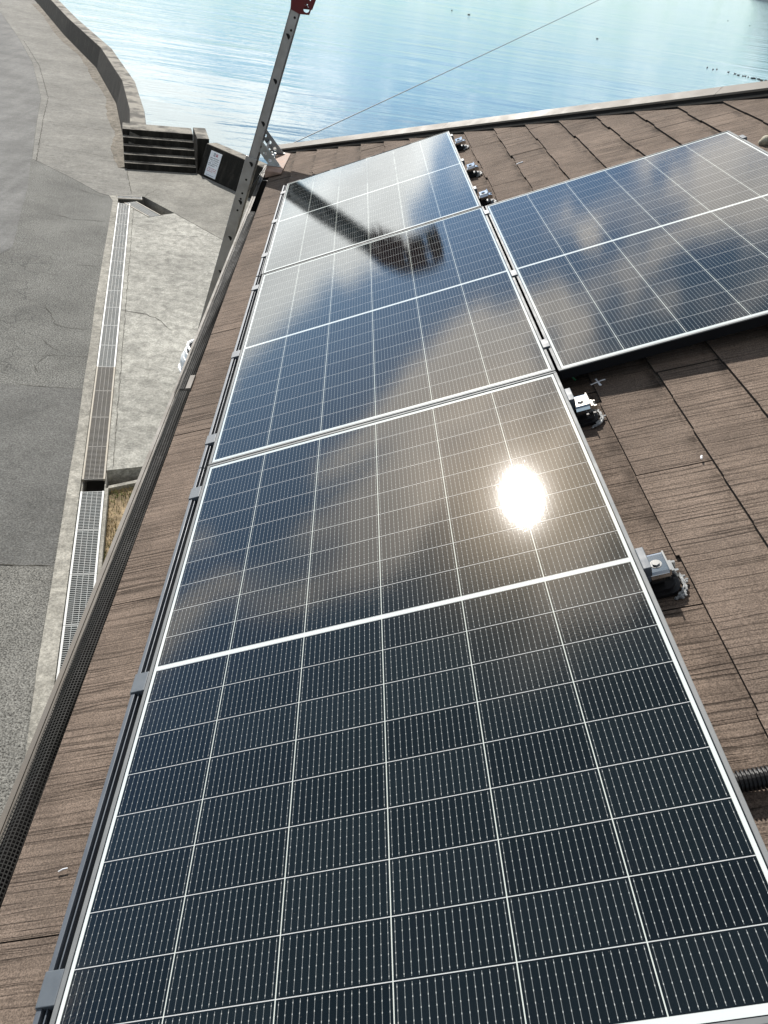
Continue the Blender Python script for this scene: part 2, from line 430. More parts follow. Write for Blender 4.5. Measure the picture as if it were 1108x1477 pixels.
def water_mat():
    mt, nt, b = material("sea_water", (0.055, 0.105, 0.120), 0.06, spec=0.5)
    b.inputs['IOR'].default_value = 1.33
    p = nt.pos()
    a = nt.noise(nt.mapping(p, (0.16, 0.75, 1), (0, 0, R_(8))), 1.0, 4, 0.55, 0.6)
    c = nt.noise(nt.mapping(p, (0.035, 0.14, 1), (0, 0, R_(-14))), 1.0, 4, 0.5, 0.4)
    f = nt.noise(nt.mapping(p, (1.0, 3.2, 1), (0, 0, R_(15))), 1.0, 2, 0.5)
    calm = nt.ramp(nt.noise(nt.mapping(p, (0.012, 0.03, 1)), 1.0, 3), 0.4, 0.6, 0.25, 1.0)
    h = nt.m('ADD', nt.m('MULTIPLY', nt.m('MULTIPLY', a, calm), 0.065), nt.m('ADD', nt.m('MULTIPLY', c, 0.16), nt.m('MULTIPLY', f, 0.006)))
    nt.l.new(nt.bump(h, 1.0), b.inputs['Normal'])
    return mt


MT = {}
MT['slate'] = slate_mat("brown_slate", (0.132, 0.102, 0.082))
MT['slate_edge'] = weathered("slate_edge_shade_grime", (0.02, 0.016, 0.013), 0.95)  # edge grime, with the shadow gap under each course painted in
MT['trim'] = weathered("taupe_metal", (0.135, 0.120, 0.102), 0.6, 0.0, 0.18, 6, 0, 0.2)
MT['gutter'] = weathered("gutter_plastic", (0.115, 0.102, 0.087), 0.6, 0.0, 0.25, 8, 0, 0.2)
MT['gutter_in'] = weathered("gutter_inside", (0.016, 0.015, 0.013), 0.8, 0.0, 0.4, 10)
MT['net'] = weathered("black_net", (0.016, 0.016, 0.0145), 0.75, 0.0, 0.5, 30, 0, 0.25)
MT['wall'] = weathered("house_stucco", (0.48, 0.45, 0.39), 0.9, 0, 0.15, 3, 0.002)
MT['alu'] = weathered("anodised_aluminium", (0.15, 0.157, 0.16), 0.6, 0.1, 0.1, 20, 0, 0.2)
MT['alu_side'] = weathered("dark_shade_aluminium", (0.008, 0.0085, 0.010), 0.6, 0.0, 0.15, 20, 0, 0.12)  # black puts shade into panel frame sides; serves other dark metal too
MT['slate_grey'] = weathered("slate_grey_cover", (0.07, 0.082, 0.10), 0.5, 0.1, 0.12, 14)
MT['clip'] = weathered("grey_clip", (0.070, 0.084, 0.100), 0.55, 0.0, 0.12, 30)
MT['steel'] = material("bright_steel", (0.45, 0.455, 0.455), 0.12, 1.0)[0]
MT['galv'] = weathered("galvanised_steel", (0.42, 0.44, 0.44), 0.45, 0.6, 0.25, 9)
MT['galv_dark'] = weathered("rusty_grate", (0.16, 0.15, 0.13), 0.6, 0.3, 0.4, 5)
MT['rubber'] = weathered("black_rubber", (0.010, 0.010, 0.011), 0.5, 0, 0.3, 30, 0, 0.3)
MT['sealant'] = weathered("silver_sealant", (0.36, 0.37, 0.37), 0.4, 0.2, 0.4, 90, 0.004)
MT['ladder'] = weathered("grey_aluminium_rail", (0.36, 0.355, 0.345), 0.45, 0.35, 0.2, 7)
MT['hole'] = material("dark_opening", (0.006, 0.006, 0.006), 0.9)[0]
MT['red'] = weathered("red_paint", (0.11, 0.003, 0.005), 0.5, 0, 0.2, 12)
MT['timber'] = weathered("pinkish_timber", (0.29, 0.195, 0.15), 0.75, 0, 0.35, 14, 0.003)
MT['white'] = weathered("white_board", (0.78, 0.79, 0.80), 0.4, 0, 0.05, 5)
MT['redink'] = material("red_ink", (0.45, 0.05, 0.07), 0.6)[0]
MT['blackink'] = material("black_ink", (0.03, 0.03, 0.035), 0.6)[0]
MT['blueink'] = material("blue_ink", (0.03, 0.06, 0.18), 0.6)[0]
MT['chalk'] = material("chalk", (0.75, 0.77, 0.8), 0.9)[0]
MT['green'] = material("green_wire", (0.01, 0.13, 0.05), 0.4)[0]
MT['cable'] = material("grey_cable", (0.13, 0.15, 0.17), 0.6)[0]
MT['glass'] = solar_glass()
MT['back'] = material("panel_backsheet", (0.05, 0.05, 0.05), 0.7)[0]
MT['asphalt'] = asphalt("old_asphalt", (0.118, 0.118, 0.112), 0.85, True, 34)
MT['asphalt_patch'] = asphalt("patched_asphalt", (0.100, 0.100, 0.097), 0.5, False, 34)
MT['asphalt_new'] = asphalt("new_asphalt", (0.128, 0.128, 0.127), 0.25, False, 30, 0.10)
MT['asphalt_rough'] = asphalt("rough_asphalt", (0.132, 0.130, 0.122), 0.9, False, 45)
MT['path'] = concrete("path_concrete", (0.182, 0.178, 0.163), 0.22, 1.6, (0.11, 0.10, 0.085), 0.25, 30, True)
MT['apron'] = concrete("apron_concrete", (0.20, 0.195, 0.175), 0.22, 1.4, (0.14, 0.125, 0.105), 0.3, 30)
MT['yard'] = concrete("yard_concrete", (0.300, 0.296, 0.268), 0.40, 3.4, (0.12, 0.12, 0.11), 0.45, 26)
MT['kerb'] = concrete("kerb_concrete", (0.27, 0.26, 0.23), 0.32, 4.0, (0.09, 0.085, 0.07), 0.5, 35)
MT['soil'] = concrete("dry_soil", (0.24, 0.185, 0.115), 0.5, 3.5, (0.10, 0.07, 0.04), 0.5, 18)
MT['joint'] = material("joint_dirt", (0.05, 0.047, 0.04), 0.95, 0, 0.1)[0]
MT['dirt'] = concrete("sandy_dirt", (0.165, 0.148, 0.122), 0.5, 3.0, (0.06, 0.045, 0.03), 0.6, 22)
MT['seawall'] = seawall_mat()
MT['sea'] = water_mat()

# ------------------------------------------------------------------ water and ground
mb = MB(); mb.add([(-3000, -300, -1.5), (9000, -300, -1.5), (9000, 9000, -1.5), (-3000, 9000, -1.5)], [(0, 1, 2, 3)])
structure(mb.build("sea", MT['sea']))


def off_line(pts, d):
    out = []
    for i, p in enumerate(pts):
        a = Vector(pts[max(i - 1, 0)]); b = Vector(pts[min(i + 1, len(pts) - 1)]); t = (b - a).normalized()
        out.append((p[0] + t.y * d, p[1] - t.x * d))      # to the right of travel
    return out


WALL_A = [(-62, 143), (-33.5, 90.5), (-24.6, 72.5), (-17.79, 57.0), (-13.33, 47.5), (-10.26, 39.3), (-8.6, 33.6), (-7.40, 29.12)]
WALL_A = list(reversed(WALL_A))                       # from the stairs outwards; sea on the right
WALL_B = [(-5.04, 29.66), (-3.47, 28.06), (-2.93, 27.50), (3.0, 21.5), (12.0, 19.5), (60.0, 16.0)]

# the base sheet under everything on land
shore = [(p[0], p[1]) for p in reversed(off_line(WALL_A, 0.5))] + [(-7.3, 31.0), (-5.5, 31.3)] + [(p[0] + .3, p[1] + .3) for p in WALL_B]
land = [(-400, -200), (-400, 500), (-120, 260)] + shore + [(200, 12), (200, -200)]
structure(MB().prism([(x, y) for x, y in reversed(land)], -3.0, -0.36).build("ground", MT['soil']))


def slab(name, poly, mat, top=0.0, bot=-0.34): return structure(MB().prism(poly, bot, top, False).build(name, mat))


TH = math.atan2(0.2045, 1.0)                          # the drain runs straight, leaning a little off +Y


def dL(y): return -3.69 - 0.2050 * (y - 10.36)        # left edge of the drain frames
def dR(y): return dL(y) + 0.372


EDGE = [(-10.48, 28.75), (-12.14, 34.41), (-13.3, 38.53), (-16.24, 46.43), (-19.31, 53.45), (-24.14, 63.86), (-34, 84), (-62, 140)]
def strip(y):
    pts = [(-12, 0.1), (5.1, -2.83), (7.92, -3.41), (10.76, -3.96), (13.52, -4.52), (17.4, -5.33), (25.28, -6.91)]
    for (y0, x0), (y1, x1) in zip(pts, pts[1:]):
        if y <= y1: return x0 + (x1 - x0) * (y - y0) / (y1 - y0)
    return pts[-1][1]


ys = [-12, 0, 3, 5.1, 6.5, 7.92, 9.3, 10.76, 12, 13.52, 15.5, 17.4, 20, 22.6, 25.28]
jit = [0.0] + [random.uniform(-0.02, 0.02) for _ in ys[1:-1]] + [0.0]
edge_road = [(strip(y) + j, y) for y, j in zip(ys, jit)]
road = edge_road + [(-7.15, 25.78), (-7.47, 25.91), (-8.6, 27.05), (-10.3, 28.64)] + EDGE + [(-150, 140), (-150, -12)]
slab("road", road, MT['asphalt'])
# asphalt patches, a sheet 4 mm above the road
def sheet(name, poly, mat, z): return structure(MB().add([(x, y, z) for x, y in poly], [tuple(range(len(poly)))]).build(name, mat))
sheet("road_patch", [(strip(8.39) - .02, 8.39), (strip(10.0) - .02, 10.0), (strip(12) - .02, 12.0), (strip(13.46) - .02, 13.46), (-6.02, 13.33), (-60, 12.4), (-60, 6.0), (-4.23, 8.32)], MT['asphalt_patch'], 0.004)
sheet("road_patch", [(strip(8.37) - .02, 8.37), (-4.23, 8.30), (-60, 5.98), (-60, -11.9), (strip(-11.9) - .02, -11.9), (strip(0) - .02, 0), (strip(5) - .02, 5)], MT['asphalt_rough'], 0.004)
new = [(-10.52, 28.72), (-9.54, 25.45), (-9.05, 23.49), (-8.5, 21.4), (-8.25, 20.4), (-8.4, 19.6), (-9.2, 18.7), (-60, 12)]
sheet("road_patch", list(reversed(new)) + [(x - 0.03, y) for x, y in EDGE[:7]] + [(-120, 84)], MT['asphalt_new'], 0.005)


def crack(pts, wd, z, mat=None, name="road_crack", wob=0.03, sub=6):
    P = []
    for a, b in zip(pts, pts[1:]):
        a = Vector(a); b = Vector(b)
        n = max(2, int((b - a).length / 0.12))
        for i in range(n):
            t = i / n; p = a.lerp(b, t); d = (b - a).normalized()
            P.append(p + Vector((-d.y, d.x)) * random.uniform(-wob, wob))
    P.append(Vector(pts[-1])); L = []; R = []
    for i, p in enumerate(P):
        d = (P[min(i + 1, len(P) - 1)] - P[max(i - 1, 0)]).normalized(); k = wd * .45 * random.uniform(0.4, 1.4)
        if wob and i in (0, len(P) - 1): k *= 0.3
        L.append((p.x - d.y * k / 2, p.y + d.x * k / 2, z)); R.append((p.x + d.y * k / 2, p.y - d.x * k / 2, z))
    n = len(P)
    return structure(MB().add(L + R, [(i, i + 1, n + i + 1, n + i) for i in range(n - 1)]).build(name, mat or MT['joint']))


for pts, wd in (([(-6.4, 17.13), (-6.12, 16.63), (-5.83, 16.1), (-5.57, 16.06), (-5.1, 16.08)], .03), ([(-5.92, 15.37), (-5.57, 15.01), (-5.42, 14.9)], .02),
                ([(-5.75, 14.62), (-5.59, 14.67), (-5.2, 14.72), (-4.66, 14.82)], .02), ([(-6.74, 20.61), (-6.4, 20.62), (-6.0, 20.56)], .03),
                ([(-6.48, 19.7), (-5.9, 19.79)], .03), ([(-8.3, 23.4), (-7.51, 23.15), (-6.6, 23.31)], .03),
                ([(-8.4, 26.2), (-7.6, 25.72), (-7.2, 25.62)], .04), ([(-5.6, 14.7), (-5.65, 14.2), (-5.5, 13.9)], .02)):
    crack(pts, wd, 0.008)
crack([(-60, 12.4), (-6.02, 13.33), (strip(13.46) - .02, 13.47)], .025, 0.010, wob=.02, name="patch_joint")
crack([(-30, 7.35), (-4.23, 8.32), (strip(8.38) - .03, 8.38)], .03, 0.010, wob=.01, name="patch_joint")

# concrete: strip beside the drain, path along the sea wall, apron, yard
ks = [y for y in ys if y > -12]
slab("kerb_strip", [(dL(y) - .008, y) for y in (0, 5, 10.36, 16, 22, 25.40)][::1] + [(-6.92, 25.88), (-7.15, 25.78)] + [(strip(y) + j, y) for y, j in reversed(list(zip(ys, jit))) if y >= 0], MT['kerb'], 0.012)
path = [(-6.13, 26.12), (-6.54, 26.18), (-7.37, 29.05)] + WALL_A[1:] + list(reversed(EDGE)) + [(-10.3, 28.64), (-8.6, 27.05), (-7.47, 25.91), (-7.15, 25.78), (-6.92, 25.9)]
slab("path", path, MT['path'], 0.006)
apron = [(-6.13, 26.12), (-4.94, 24.87), (-3.19, 22.97), (0, 19.55), (3, 16.3), (60, 10.0), (60, 16.0)] + list(reversed(WALL_B[:-1])) + [(-5.04, 29.66), (-7.37, 29.05), (-6.54, 26.18)]
slab("pavement", apron, MT['apron'], 0.0)
yard = [(dR(y) + .008, y) for y in (10.84, 13, 16, 19, 22, 25.2)] + [(-6.27, 25.52), (-5.29, 24.50), (-4.94, 24.85), (-3.19, 22.95), (0, 19.53), (3, 16.28), (3, 14.25), (-0.2, 12.52), (-2.84, 11.06)]
slab("yard", list(reversed(yard)), MT['yard'], 0.0)
# drain edging beside the yard: joint line, and the path's own joints
crack([(dR(y) + 0.11, y) for y in (10.9, 14, 18, 22, 25.1)], .022, 0.005, wob=.012, name="pavement_joint")
crack([(-10.3, 28.62), (-11.95, 34.5), (-13.06, 38.7), (-15.75, 45.9), (-19.0, 53.2)], .05, 0.011, wob=.015, name="pavement_joint")
crack([(-7.37, 29.0), (-6.54, 26.18)], .035, 0.011, wob=.01, name="pavement_joint")
crack([(-4.9, 24.82), (-3.19, 22.96), (0, 19.54)], .03, 0.005, wob=.006, name="pavement_joint")
crack([(-6.15, 26.2), (-6.05, 26.6), (-5.86, 27.24)], .03, 0.006, wob=.05, name="pavement_crack")
crack([(-11.95, 34.45), (-8.9, 34.0)], .04, 0.011, wob=.01, name="pavement_joint")
crack([(-10.9, 30.8), (-7.8, 30.2)], .03, 0.011, wob=.01, name="pavement_joint")
crack([(-13.0, 38.9), (-10.4, 38.6)], .03, 0.011, wob=.01, name="pavement_joint")
crack([(-4.72, 17.3), (-3.9, 17.1), (-3.4, 16.5)], .03, 0.005, wob=.05, name="pavement_crack")
crack([(-3.19, 22.95), (-4.2, 22.9), (-4.9, 22.6)], .025, 0.005, wob=.04, name="pavement_crack")
# sandy dirt gathered along the foot of the sea wall
dirt_in = [p for p in off_line(WALL_A, -0.06)][:6]; dl = []
for i in range(len(dirt_in) - 1):
    for k in range(8):
        t = k / 8; a = Vector(dirt_in[i]).lerp(Vector(dirt_in[i + 1]), t); dl.append(a)
mbd = MB(); vs = []
for i, a in enumerate(dl):
    d = (dl[min(i + 1, len(dl) - 1)] - dl[max(i - 1, 0)]).normalized(); wd = 0.22 + 0.20 * abs(math.sin(i * 0.35)) + random.uniform(-.05, .05)
    vs += [(a.x + d.y * .05, a.y - d.x * .05, .05), (a.x - d.y * wd, a.y + d.x * wd, 0.0075)]
mbd.add(vs, [(2 * i, 2 * i + 1, 2 * i + 3, 2 * i + 2) for i in range(len(dl) - 1)])
structure(mbd.build("sand_drift", MT['dirt']))
# planting bed below the yard
bed = [(dR(y) + .008, y) for y in (-8, 0, 5, 10.5)] + [(-3.30, 10.56), (-2.78, 10.84), (0.0, 12.3), (12, 12.3), (12, -8)]
slab("planting_bed", list(reversed(bed)), MT['soil'], -0.17)
slab("bed_edging", [(dR(10.35) + .01, 10.47), (dR(10.35) + .01, 10.55), (-2.2, 11.21), (-2.17, 11.13)], MT['kerb'], -0.10)
slab("bed_edging", [(dR(5.0) + .008, 5.0), (dR(5.0) + .05, 5.0), (dR(10.37) + .05, 10.40), (dR(10.37) + .008, 10.37)], MT['kerb'], -0.03)

# grass: tufts of thin blades, uncountable
mg, ntg, bg_ = material("dry_grass", (0.2, 0.16, 0.07), 0.8, spec=0.2)
rp = ntg.new('ShaderNodeNewGeometry').outputs['Random Per Island']; pn = ntg.noise(ntg.pos(), 2.2, 3)
gmix = ntg.ramp(ntg.m('ADD', pn, ntg.m('MULTIPLY', ntg.m('SUBTRACT', rp, 0.5), 0.25)), 0.44, 0.58)
ntg.l.new(ntg.mix(gmix, (0.30, 0.225, 0.11), (0.10, 0.15, 0.035)), bg_.inputs['Base Color'])
mb = MB(); rg = random.Random(3)
for _ in range(9000):
    y = rg.uniform(6.0, 10.9); x = rg.uniform(dR(y) + 0.06, dR(y) + 1.4)
    if y > 10.45 + (x + 3.3) * 0.5: continue
    if math.sin(x * 5.1 + 1.3) * math.sin(y * 3.3) < -0.35 and rg.random() < .8: continue
    h = rg.uniform(0.03, 0.10); a = rg.uniform(0, 6.28); ln = rg.uniform(0.01, 0.07); wd = 0.006
    c, s_ = math.cos(a), math.sin(a)
    mb.add([(x - s_ * wd, y + c * wd, -.17), (x + s_ * wd, y - c * wd, -.17), (x + c * ln, y + s_ * ln, -.17 + h)], [(0, 1, 2)])
tag(mb.build("grass", mg, recalc=False), "patch of dry straw coloured and green grass beside the drain", "grass", kind='stuff')

# ------------------------------------------------------------------ drain grates
def grate_mesh(ln, wd, nbars=26):
    fr = MB(); t = 0.028
    fr.box((0, 0, -.03), (t, ln, .012)); fr.box((wd - t, 0, -.03), (wd, ln, .012))
    bars = MB()
    for i in range(nbars):
        y = ln * (i + 0.5) / nbars
        bars.box((t, y - 0.006, -.028), (wd - t, y + 0.006, .004))
    lng = MB()
    for k in (1, 2, 3):
        x = t + (wd - 2 * t) * k / 4
        lng.box((x - .003, 0.004, -.02), (x + .003, ln - .004, .0075))
    for yy in (0.004, ln - .012): lng.box((t, yy, -.028), (wd - t, yy + .008, .006))
    return fr, bars, lng


def make_grate(label, ln=0.992, wd=0.36, tone='galv', group="steel grates of the long roadside drain", nb=26):
    root = empty("drain_grate"); tag(root, label, "drain grate", group)
    fr, bars, lng = grate_mesh(ln, wd, nb)
    mtx = MT[tone]
    fr.build("frame", MT['grate_frame'] if tone == 'galv' else MT['grate_frame_old'], root); bars.build("bars", mtx, root); lng.build("tie_bar", MT['tie'] if tone == 'galv_bar' else MT['galv_dark'], root)
    return root


MT['grate_frame'] = weathered("pale_angle_steel", (0.42, 0.43, 0.42), 0.6, 0.0, 0.2, 4)
MT['grate_frame_old'] = weathered("stained_angle_steel", (0.27, 0.24, 0.19), 0.7, 0.0, 0.3, 4)
MT['galv_bar'] = weathered("grate_bar", (0.17, 0.185, 0.185), 0.65, 0.0, 0.3, 6)
MT['tie'] = weathered("grate_tie", (0.26, 0.27, 0.265), 0.65, 0.0, 0.3, 6)
MT['galv_dark'] = weathered("rusty_grate", (0.135, 0.127, 0.112), 0.7, 0.0, 0.4, 5)


def copy_tree(o, parent=None):
    c = o.copy(); COL.objects.link(c)
    if parent: c.parent = parent
    for ch in list(o.children): copy_tree(ch, c)
    return c


def grate_at(root, x, y, ang, z=0.006): root.location = (x, y, z); root.rotation_euler = (0, 0, ang)


cosT, sinT = math.cos(TH), math.sin(TH)
pG = make_grate("pale steel drain grate in the long row between road and concrete yard", tone='galv_bar', group="pale grates in the upper drain row")
pO = make_grate("brown stained drain grate at the yard end of the upper row", tone='galv_dark', group="brown stained grates")
pL = make_grate("silvery drain grate in the lower row beside the grass", tone='galv_bar', group="silvery grates in the lower drain row")
for o in pG.children:
    if o.name.startswith('frame'): o.data.materials[0] = MT['grate_frame']
for o in pL.children:
    if o.name.startswith('frame'): o.data.materials[0] = MT['grate_frame']
first = {id(pG): True, id(pO): True, id(pL): True}
def put(proto, x, y, ang, z=0.006):
    o = proto if first[id(proto)] else copy_tree(proto)
    first[id(proto)] = False
    grate_at(o, x, y, ang, z); return o
for k in range(15):
    y0 = 10.50 + k * 0.9745
    put(pO if k < 4 else pG, dL(y0) + .004, y0, TH)
for k in range(10):
    y0 = 10.20 - (k + 1) * 0.978
    put(pL, dL(y0) + .004, y0, TH, -0.012)
cg = make_grate("short cross drain grate at the head of the long drain", 0.78, 0.33, 'galv_bar', "grates at the drain head", 22)
grate_at(cg, -6.12, 25.78, R_(90) + math.atan2(0.2, 0.76)); cg["label"] = "short cross drain grate at the head of the long drain row"
del cg["group"]
dg = make_grate("diagonal drain grate set aslant at the drain head, in front of the steps", 1.42, 0.42, 'galv_bar', None, 36)
a_ = math.atan2(24.51 - 25.55, -5.29 + 6.26)
grate_at(dg, -6.24, 25.50, a_ - R_(90)); 
# walls of the drain channel
structure(MB().box((0, 0, -.36), (0.02, 25.9, -.035)).build("drain_channel", MT['kerb'], matrix=Matrix.Translation((dL(0.0) - .004, 0, 0)) @ Matrix.Rotation(TH, 4, 'Z')))
structure(MB().box((0, 0, -.36), (0.02, 25.4, -.035)).build("drain_channel", MT['kerb'], matrix=Matrix.Translation((dR(0.0) - .012, 0, 0)) @ Matrix.Rotation(TH, 4, 'Z')))
structure(MB().add([(dL(-5) - .1, -5, -.352), (dR(-5) + .1, -5, -.352), (dR(26) + .1, 26, -.352), (dL(26) - .1, 26, -.352)], [(0, 1, 2, 3)]).build("drain_floor", MT['joint']))

# ------------------------------------------------------------------ sea wall, stairs
def wall_mesh(base, h=1.0, batter=0.32, thick=0.55, side=1, start=None):
    ti = off_line(base, batter * side); to = off_line(base, (batter + thick) * side); bo = off_line(base, (batter + thick + .15) * side)
    n = len(base); vs = []
    for i in range(n): vs += [(*base[i], -0.05), (*ti[i], h), (*to[i], h), (*bo[i], -2.6)]
    if start: vs[0:4] = start
    fs = []
    for i in range(n - 1):
        for k in range(4): fs.append((4 * i + k, 4 * i + (k + 1) % 4, 4 * (i + 1) + (k + 1) % 4, 4 * (i + 1) + k))
    fs += [(0, 1, 2, 3), tuple(4 * (n - 1) + k for k in range(4))]
    return MB().add(vs, fs)


fine_a = []
for a, b in zip(WALL_A, WALL_A[1:]): fine_a += [a]
fine_a.append(WALL_A[-1])
WA = [(-7.72, 31.55)] + [(-7.60, 30.5)] + fine_a[1:] if False else fine_a
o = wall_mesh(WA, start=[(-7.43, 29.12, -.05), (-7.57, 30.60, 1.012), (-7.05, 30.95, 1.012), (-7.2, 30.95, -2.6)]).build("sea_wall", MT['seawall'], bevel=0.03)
tag(o, "long curved stained and shade-darkened concrete sea wall beside the path", "sea wall")
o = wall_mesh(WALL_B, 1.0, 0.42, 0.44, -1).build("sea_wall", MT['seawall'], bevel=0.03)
tag(o, "straight dark sea wall carrying the notice board, right of the steps", "sea wall")
# stairs
ea = Vector((2.32, 0.57, 0)).normalized(); da = Vector((-ea.y, ea.x, 0)); A0 = Vector((-7.40, 29.10, 0))
root = empty("concrete_stairs", A0); tag(root, "five dark concrete steps leading up to the sea wall top", "steps")
mb = MB()
tread, rise, W_ = 0.345, 0.2, 2.40
for k in range(5):
    mb2 = MB()
    d1 = k * tread; d2 = (k + 1) * tread if k < 4 else 2.35
    def q4(d, a0, a1, z): return [(ea * a0 + da * d + Vector((0, 0, z)))[:], (ea * a1 + da * d + Vector((0, 0, z)))[:]]
    b0 = q4(d1 + .0, -.06, W_, -0.05 if k else -.3); b1 = q4(d2 + (.05 if k < 4 else 0), -.06, W_, -.05)
    t0 = q4(d1 + .0, -.06, W_, (k + 1) * rise); t1 = q4(d2 + (.0 if k == 4 else .0), -.06, W_, (k + 1) * rise)
    mb2.hexa([b0[0], b0[1], b1[1], b1[0]], [t0[0], t0[1], t1[1], t1[0]])
    mb2.build("step" if k < 4 else "landing", MT['seawall'], root, bevel=0.025)
mb2 = MB()
c0 = [(-5.15, 30.41), (-4.74, 30.55), (-5.14, 32.2), (-5.58, 32.05)]
mb2.prism([(x + 7.40, y - 29.10) for x, y in c0], -2.6, 1.015)
mb2.build("cheek_wall", MT['seawall'], root, bevel=0.02)
mb2 = MB()
p0 = ea * -.3 + da * 1.5; p1 = ea * (W_ + .05) + da * 1.5; p2 = ea * (W_ + .05) + da * 2.34; p3 = ea * -.3 + da * 2.34
mb2.prism([(p.x, p.y) for p in (p0, p1, p2, p3)], -2.6, -0.2); mb2.build("foundation", MT['seawall'], root)

# notice board on the sloping wall face
wd_ = (Vector((-3.47, 28.06, 0)) - Vector((-5.04, 29.66, 0))).normalized(); nn = Vector((-wd_.y, wd_.x, 0))
upv = (nn * 0.42 + Vector((0, 0, 1.05))).normalized(); outv = wd_.cross(upv)
sm = Matrix.Identity(4)
org = Vector((-5.04, 29.66, -0.05)) + wd_ * 0.40 + upv * 0.12 + outv * 0.012
for i in range(3): sm[i][0] = wd_[i]; sm[i][1] = upv[i]; sm[i][2] = outv[i]; sm[i][3] = org[i]
SW_, SH_ = 0.63, 0.86
root = empty("notice_board", matrix=sm); tag(root, "white notice board with red and black Japanese writing fixed to the dark sea wall", "notice board")
MB().box((0, 0, 0), (SW_, SH_, 0.02)).build("board", MT['white'], root, bevel=0.003)


def text_mesh(txt, size, mat, parent, x, y, z, name="lettering", bold=0.0):
    cu = bpy.data.curves.new("t", 'FONT'); cu.body = txt; cu.size = size; cu.align_x = 'CENTER'; cu.extrude = 0.001; cu.offset = bold
    ob = bpy.data.objects.new("t", cu); COL.objects.link(ob)
    bpy.context.view_layer.update()
    me = bpy.data.meshes.new_from_object(ob.evaluated_get(bpy.context.evaluated_depsgraph_get()))
    bpy.data.objects.remove(ob); me.materials.clear(); me.materials.append(mat)
    o = bpy.data.objects.new(name, me); COL.objects.link(o); o.parent = parent; o.location = (x, y, z)
    return o


text_mesh("注", 0.13, MT['blackink'], root, SW_ * .40, SH_ - .15, 0.022, bold=.002)
text_mesh("意", 0.13, MT['redink'], root, SW_ * .62, SH_ - .15, 0.022, bold=.003)
rt = random.Random(5); INK = {}
def lines(y, x0, x1, h, mat, fill=0.75):
    mbk = MB(); x = x0
    while x < x1:
        wch = h * rt.uniform(0.6, 1.0)
        if rt.random() < fill:
            for _ in range(4):
                a = rt.uniform(0, .6) * wch; b_ = rt.uniform(0, .7) * h
                if rt.random() < .5: mbk.box((x + a, y + b_, .0205), (x + a + wch * .5, y + b_ + h * .24, .0225))
                else: mbk.box((x + a, y + b_ * .4, .0205), (x + a + wch * .24, y + b_ * .4 + h * .6, .0222))
        x += h * 1.08
    INK.setdefault(mat.name, (MB(), mat))[0].add(mbk.v, mbk.f)
for i in range(5): lines(SH_ - .25 - i * .062, .05, SW_ - (.05 if i < 4 else .2), .045, MT['blackink'], .8)
for i in range(3): lines(SH_ - .585 - i * .055, .06, SW_ - .05, .036, MT['redink'], .75)
lines(.035, .10, SW_ - .10, .034, MT['blueink'], 1.0)
for m_, mat in INK.values(): tag(m_.build("fine_print", mat, root), kind='stuff')

# ------------------------------------------------------------------ house
house = empty("house", (3.0, 0, 0)); tag(house, "two storey house under a brown slate hip roof with taupe gutter and hip cap", "house")
HI = house.matrix_basis.inverted() if False else Matrix.Translation((-3.0, 0, 0))
ROOFM = HI @ RM()
HIP = 6.66                      # plan: X + Y on the hip
EAVE_U = -0.242; CRS = 0.1835
RIDGE_X = 3.3


def clip(poly, a, b, c):        # keep a*u + b*v <= c
    out = []
    for i, p in enumerate(poly):
        q_ = poly[(i + 1) % len(poly)]; dp = a * p[0] + b * p[1] - c; dq = a * q_[0] + b * q_[1] - c
        if dp <= 0: out.append(p)
        if (dp < 0 < dq) or (dq < 0 < dp):
            t = dp / (dp - dq); out.append((p[0] + (q_[0] - p[0]) * t, p[1] + (q_[1] - p[1]) * t))
    return out


slates = MB(); edges = MB(); rs = random.Random(11)
W0 = -0.0755
ncrs = 22
for k in range(ncrs):
    u0 = EAVE_U + k * CRS
    if 0.9121 * u0 - 0.302 > RIDGE_X: break
    ph = 0.313 if k % 2 == 0 else 0.768
    n0 = int(math.floor((-6.0 - ph) / 0.9108))
    for j in range(n0, 9):
        a = ph + j * 0.9108 + 0.0018; b = a + 0.9108 - 0.0036
        segs = []; cur = a
        cuts = sorted([a + (b - a) * f for f in (rs.uniform(.15, .25), rs.uniform(.38, .48), rs.uniform(.6, .72), rs.uniform(.82, .88))])
        offs = [rs.choice((0, 0.004, 0.007, 0.002, 0.009)) for _ in range(5)]
        if k == 0: offs = [0] * 5
        lo = []
        for (s0, s1), of in zip(zip([a] + cuts, cuts + [b]), offs):
            lo += [(u0 + of, s0), (u0 + of, s1)]
        umax = u0 + CRS + 0.02
        umax = min(umax, (RIDGE_X + 0.302) / 0.9121)
        poly = lo + [(umax, b), (umax, a)]
        poly = clip(poly, 0.9121, 1.0, HIP - 0.0637 + 0.03)
        if len(poly) < 3: continue
        lift = rs.uniform(-.0006, .0012); tl = rs.uniform(-.0005, .0005)
        def wz(u, v): return W0 + 0.0048 + lift - (u - u0) / CRS * 0.0110 + tl * (v - a)
        n = len(poly)
        top = [(u, v, wz(u, v)) for u, v in poly]; bot = [(u, v, wz(u, v) - 0.0088) for u, v in poly]
        slates.add(top, [tuple(range(n))])
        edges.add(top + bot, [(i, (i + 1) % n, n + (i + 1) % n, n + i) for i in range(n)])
slates.build("roof", MT['slate'], house, ROOFM, recalc=False)
for me_ in [house.children[0].data]:
    bm = bmesh.new(); bm.from_mesh(me_)
    for f in bm.faces:
        if f.normal.z < 0: f.normal_flip()
    bm.to_mesh(me_); bm.free()
ed = edges.build("slate_edges", MT['slate_edge'], house, ROOFM, recalc=False)
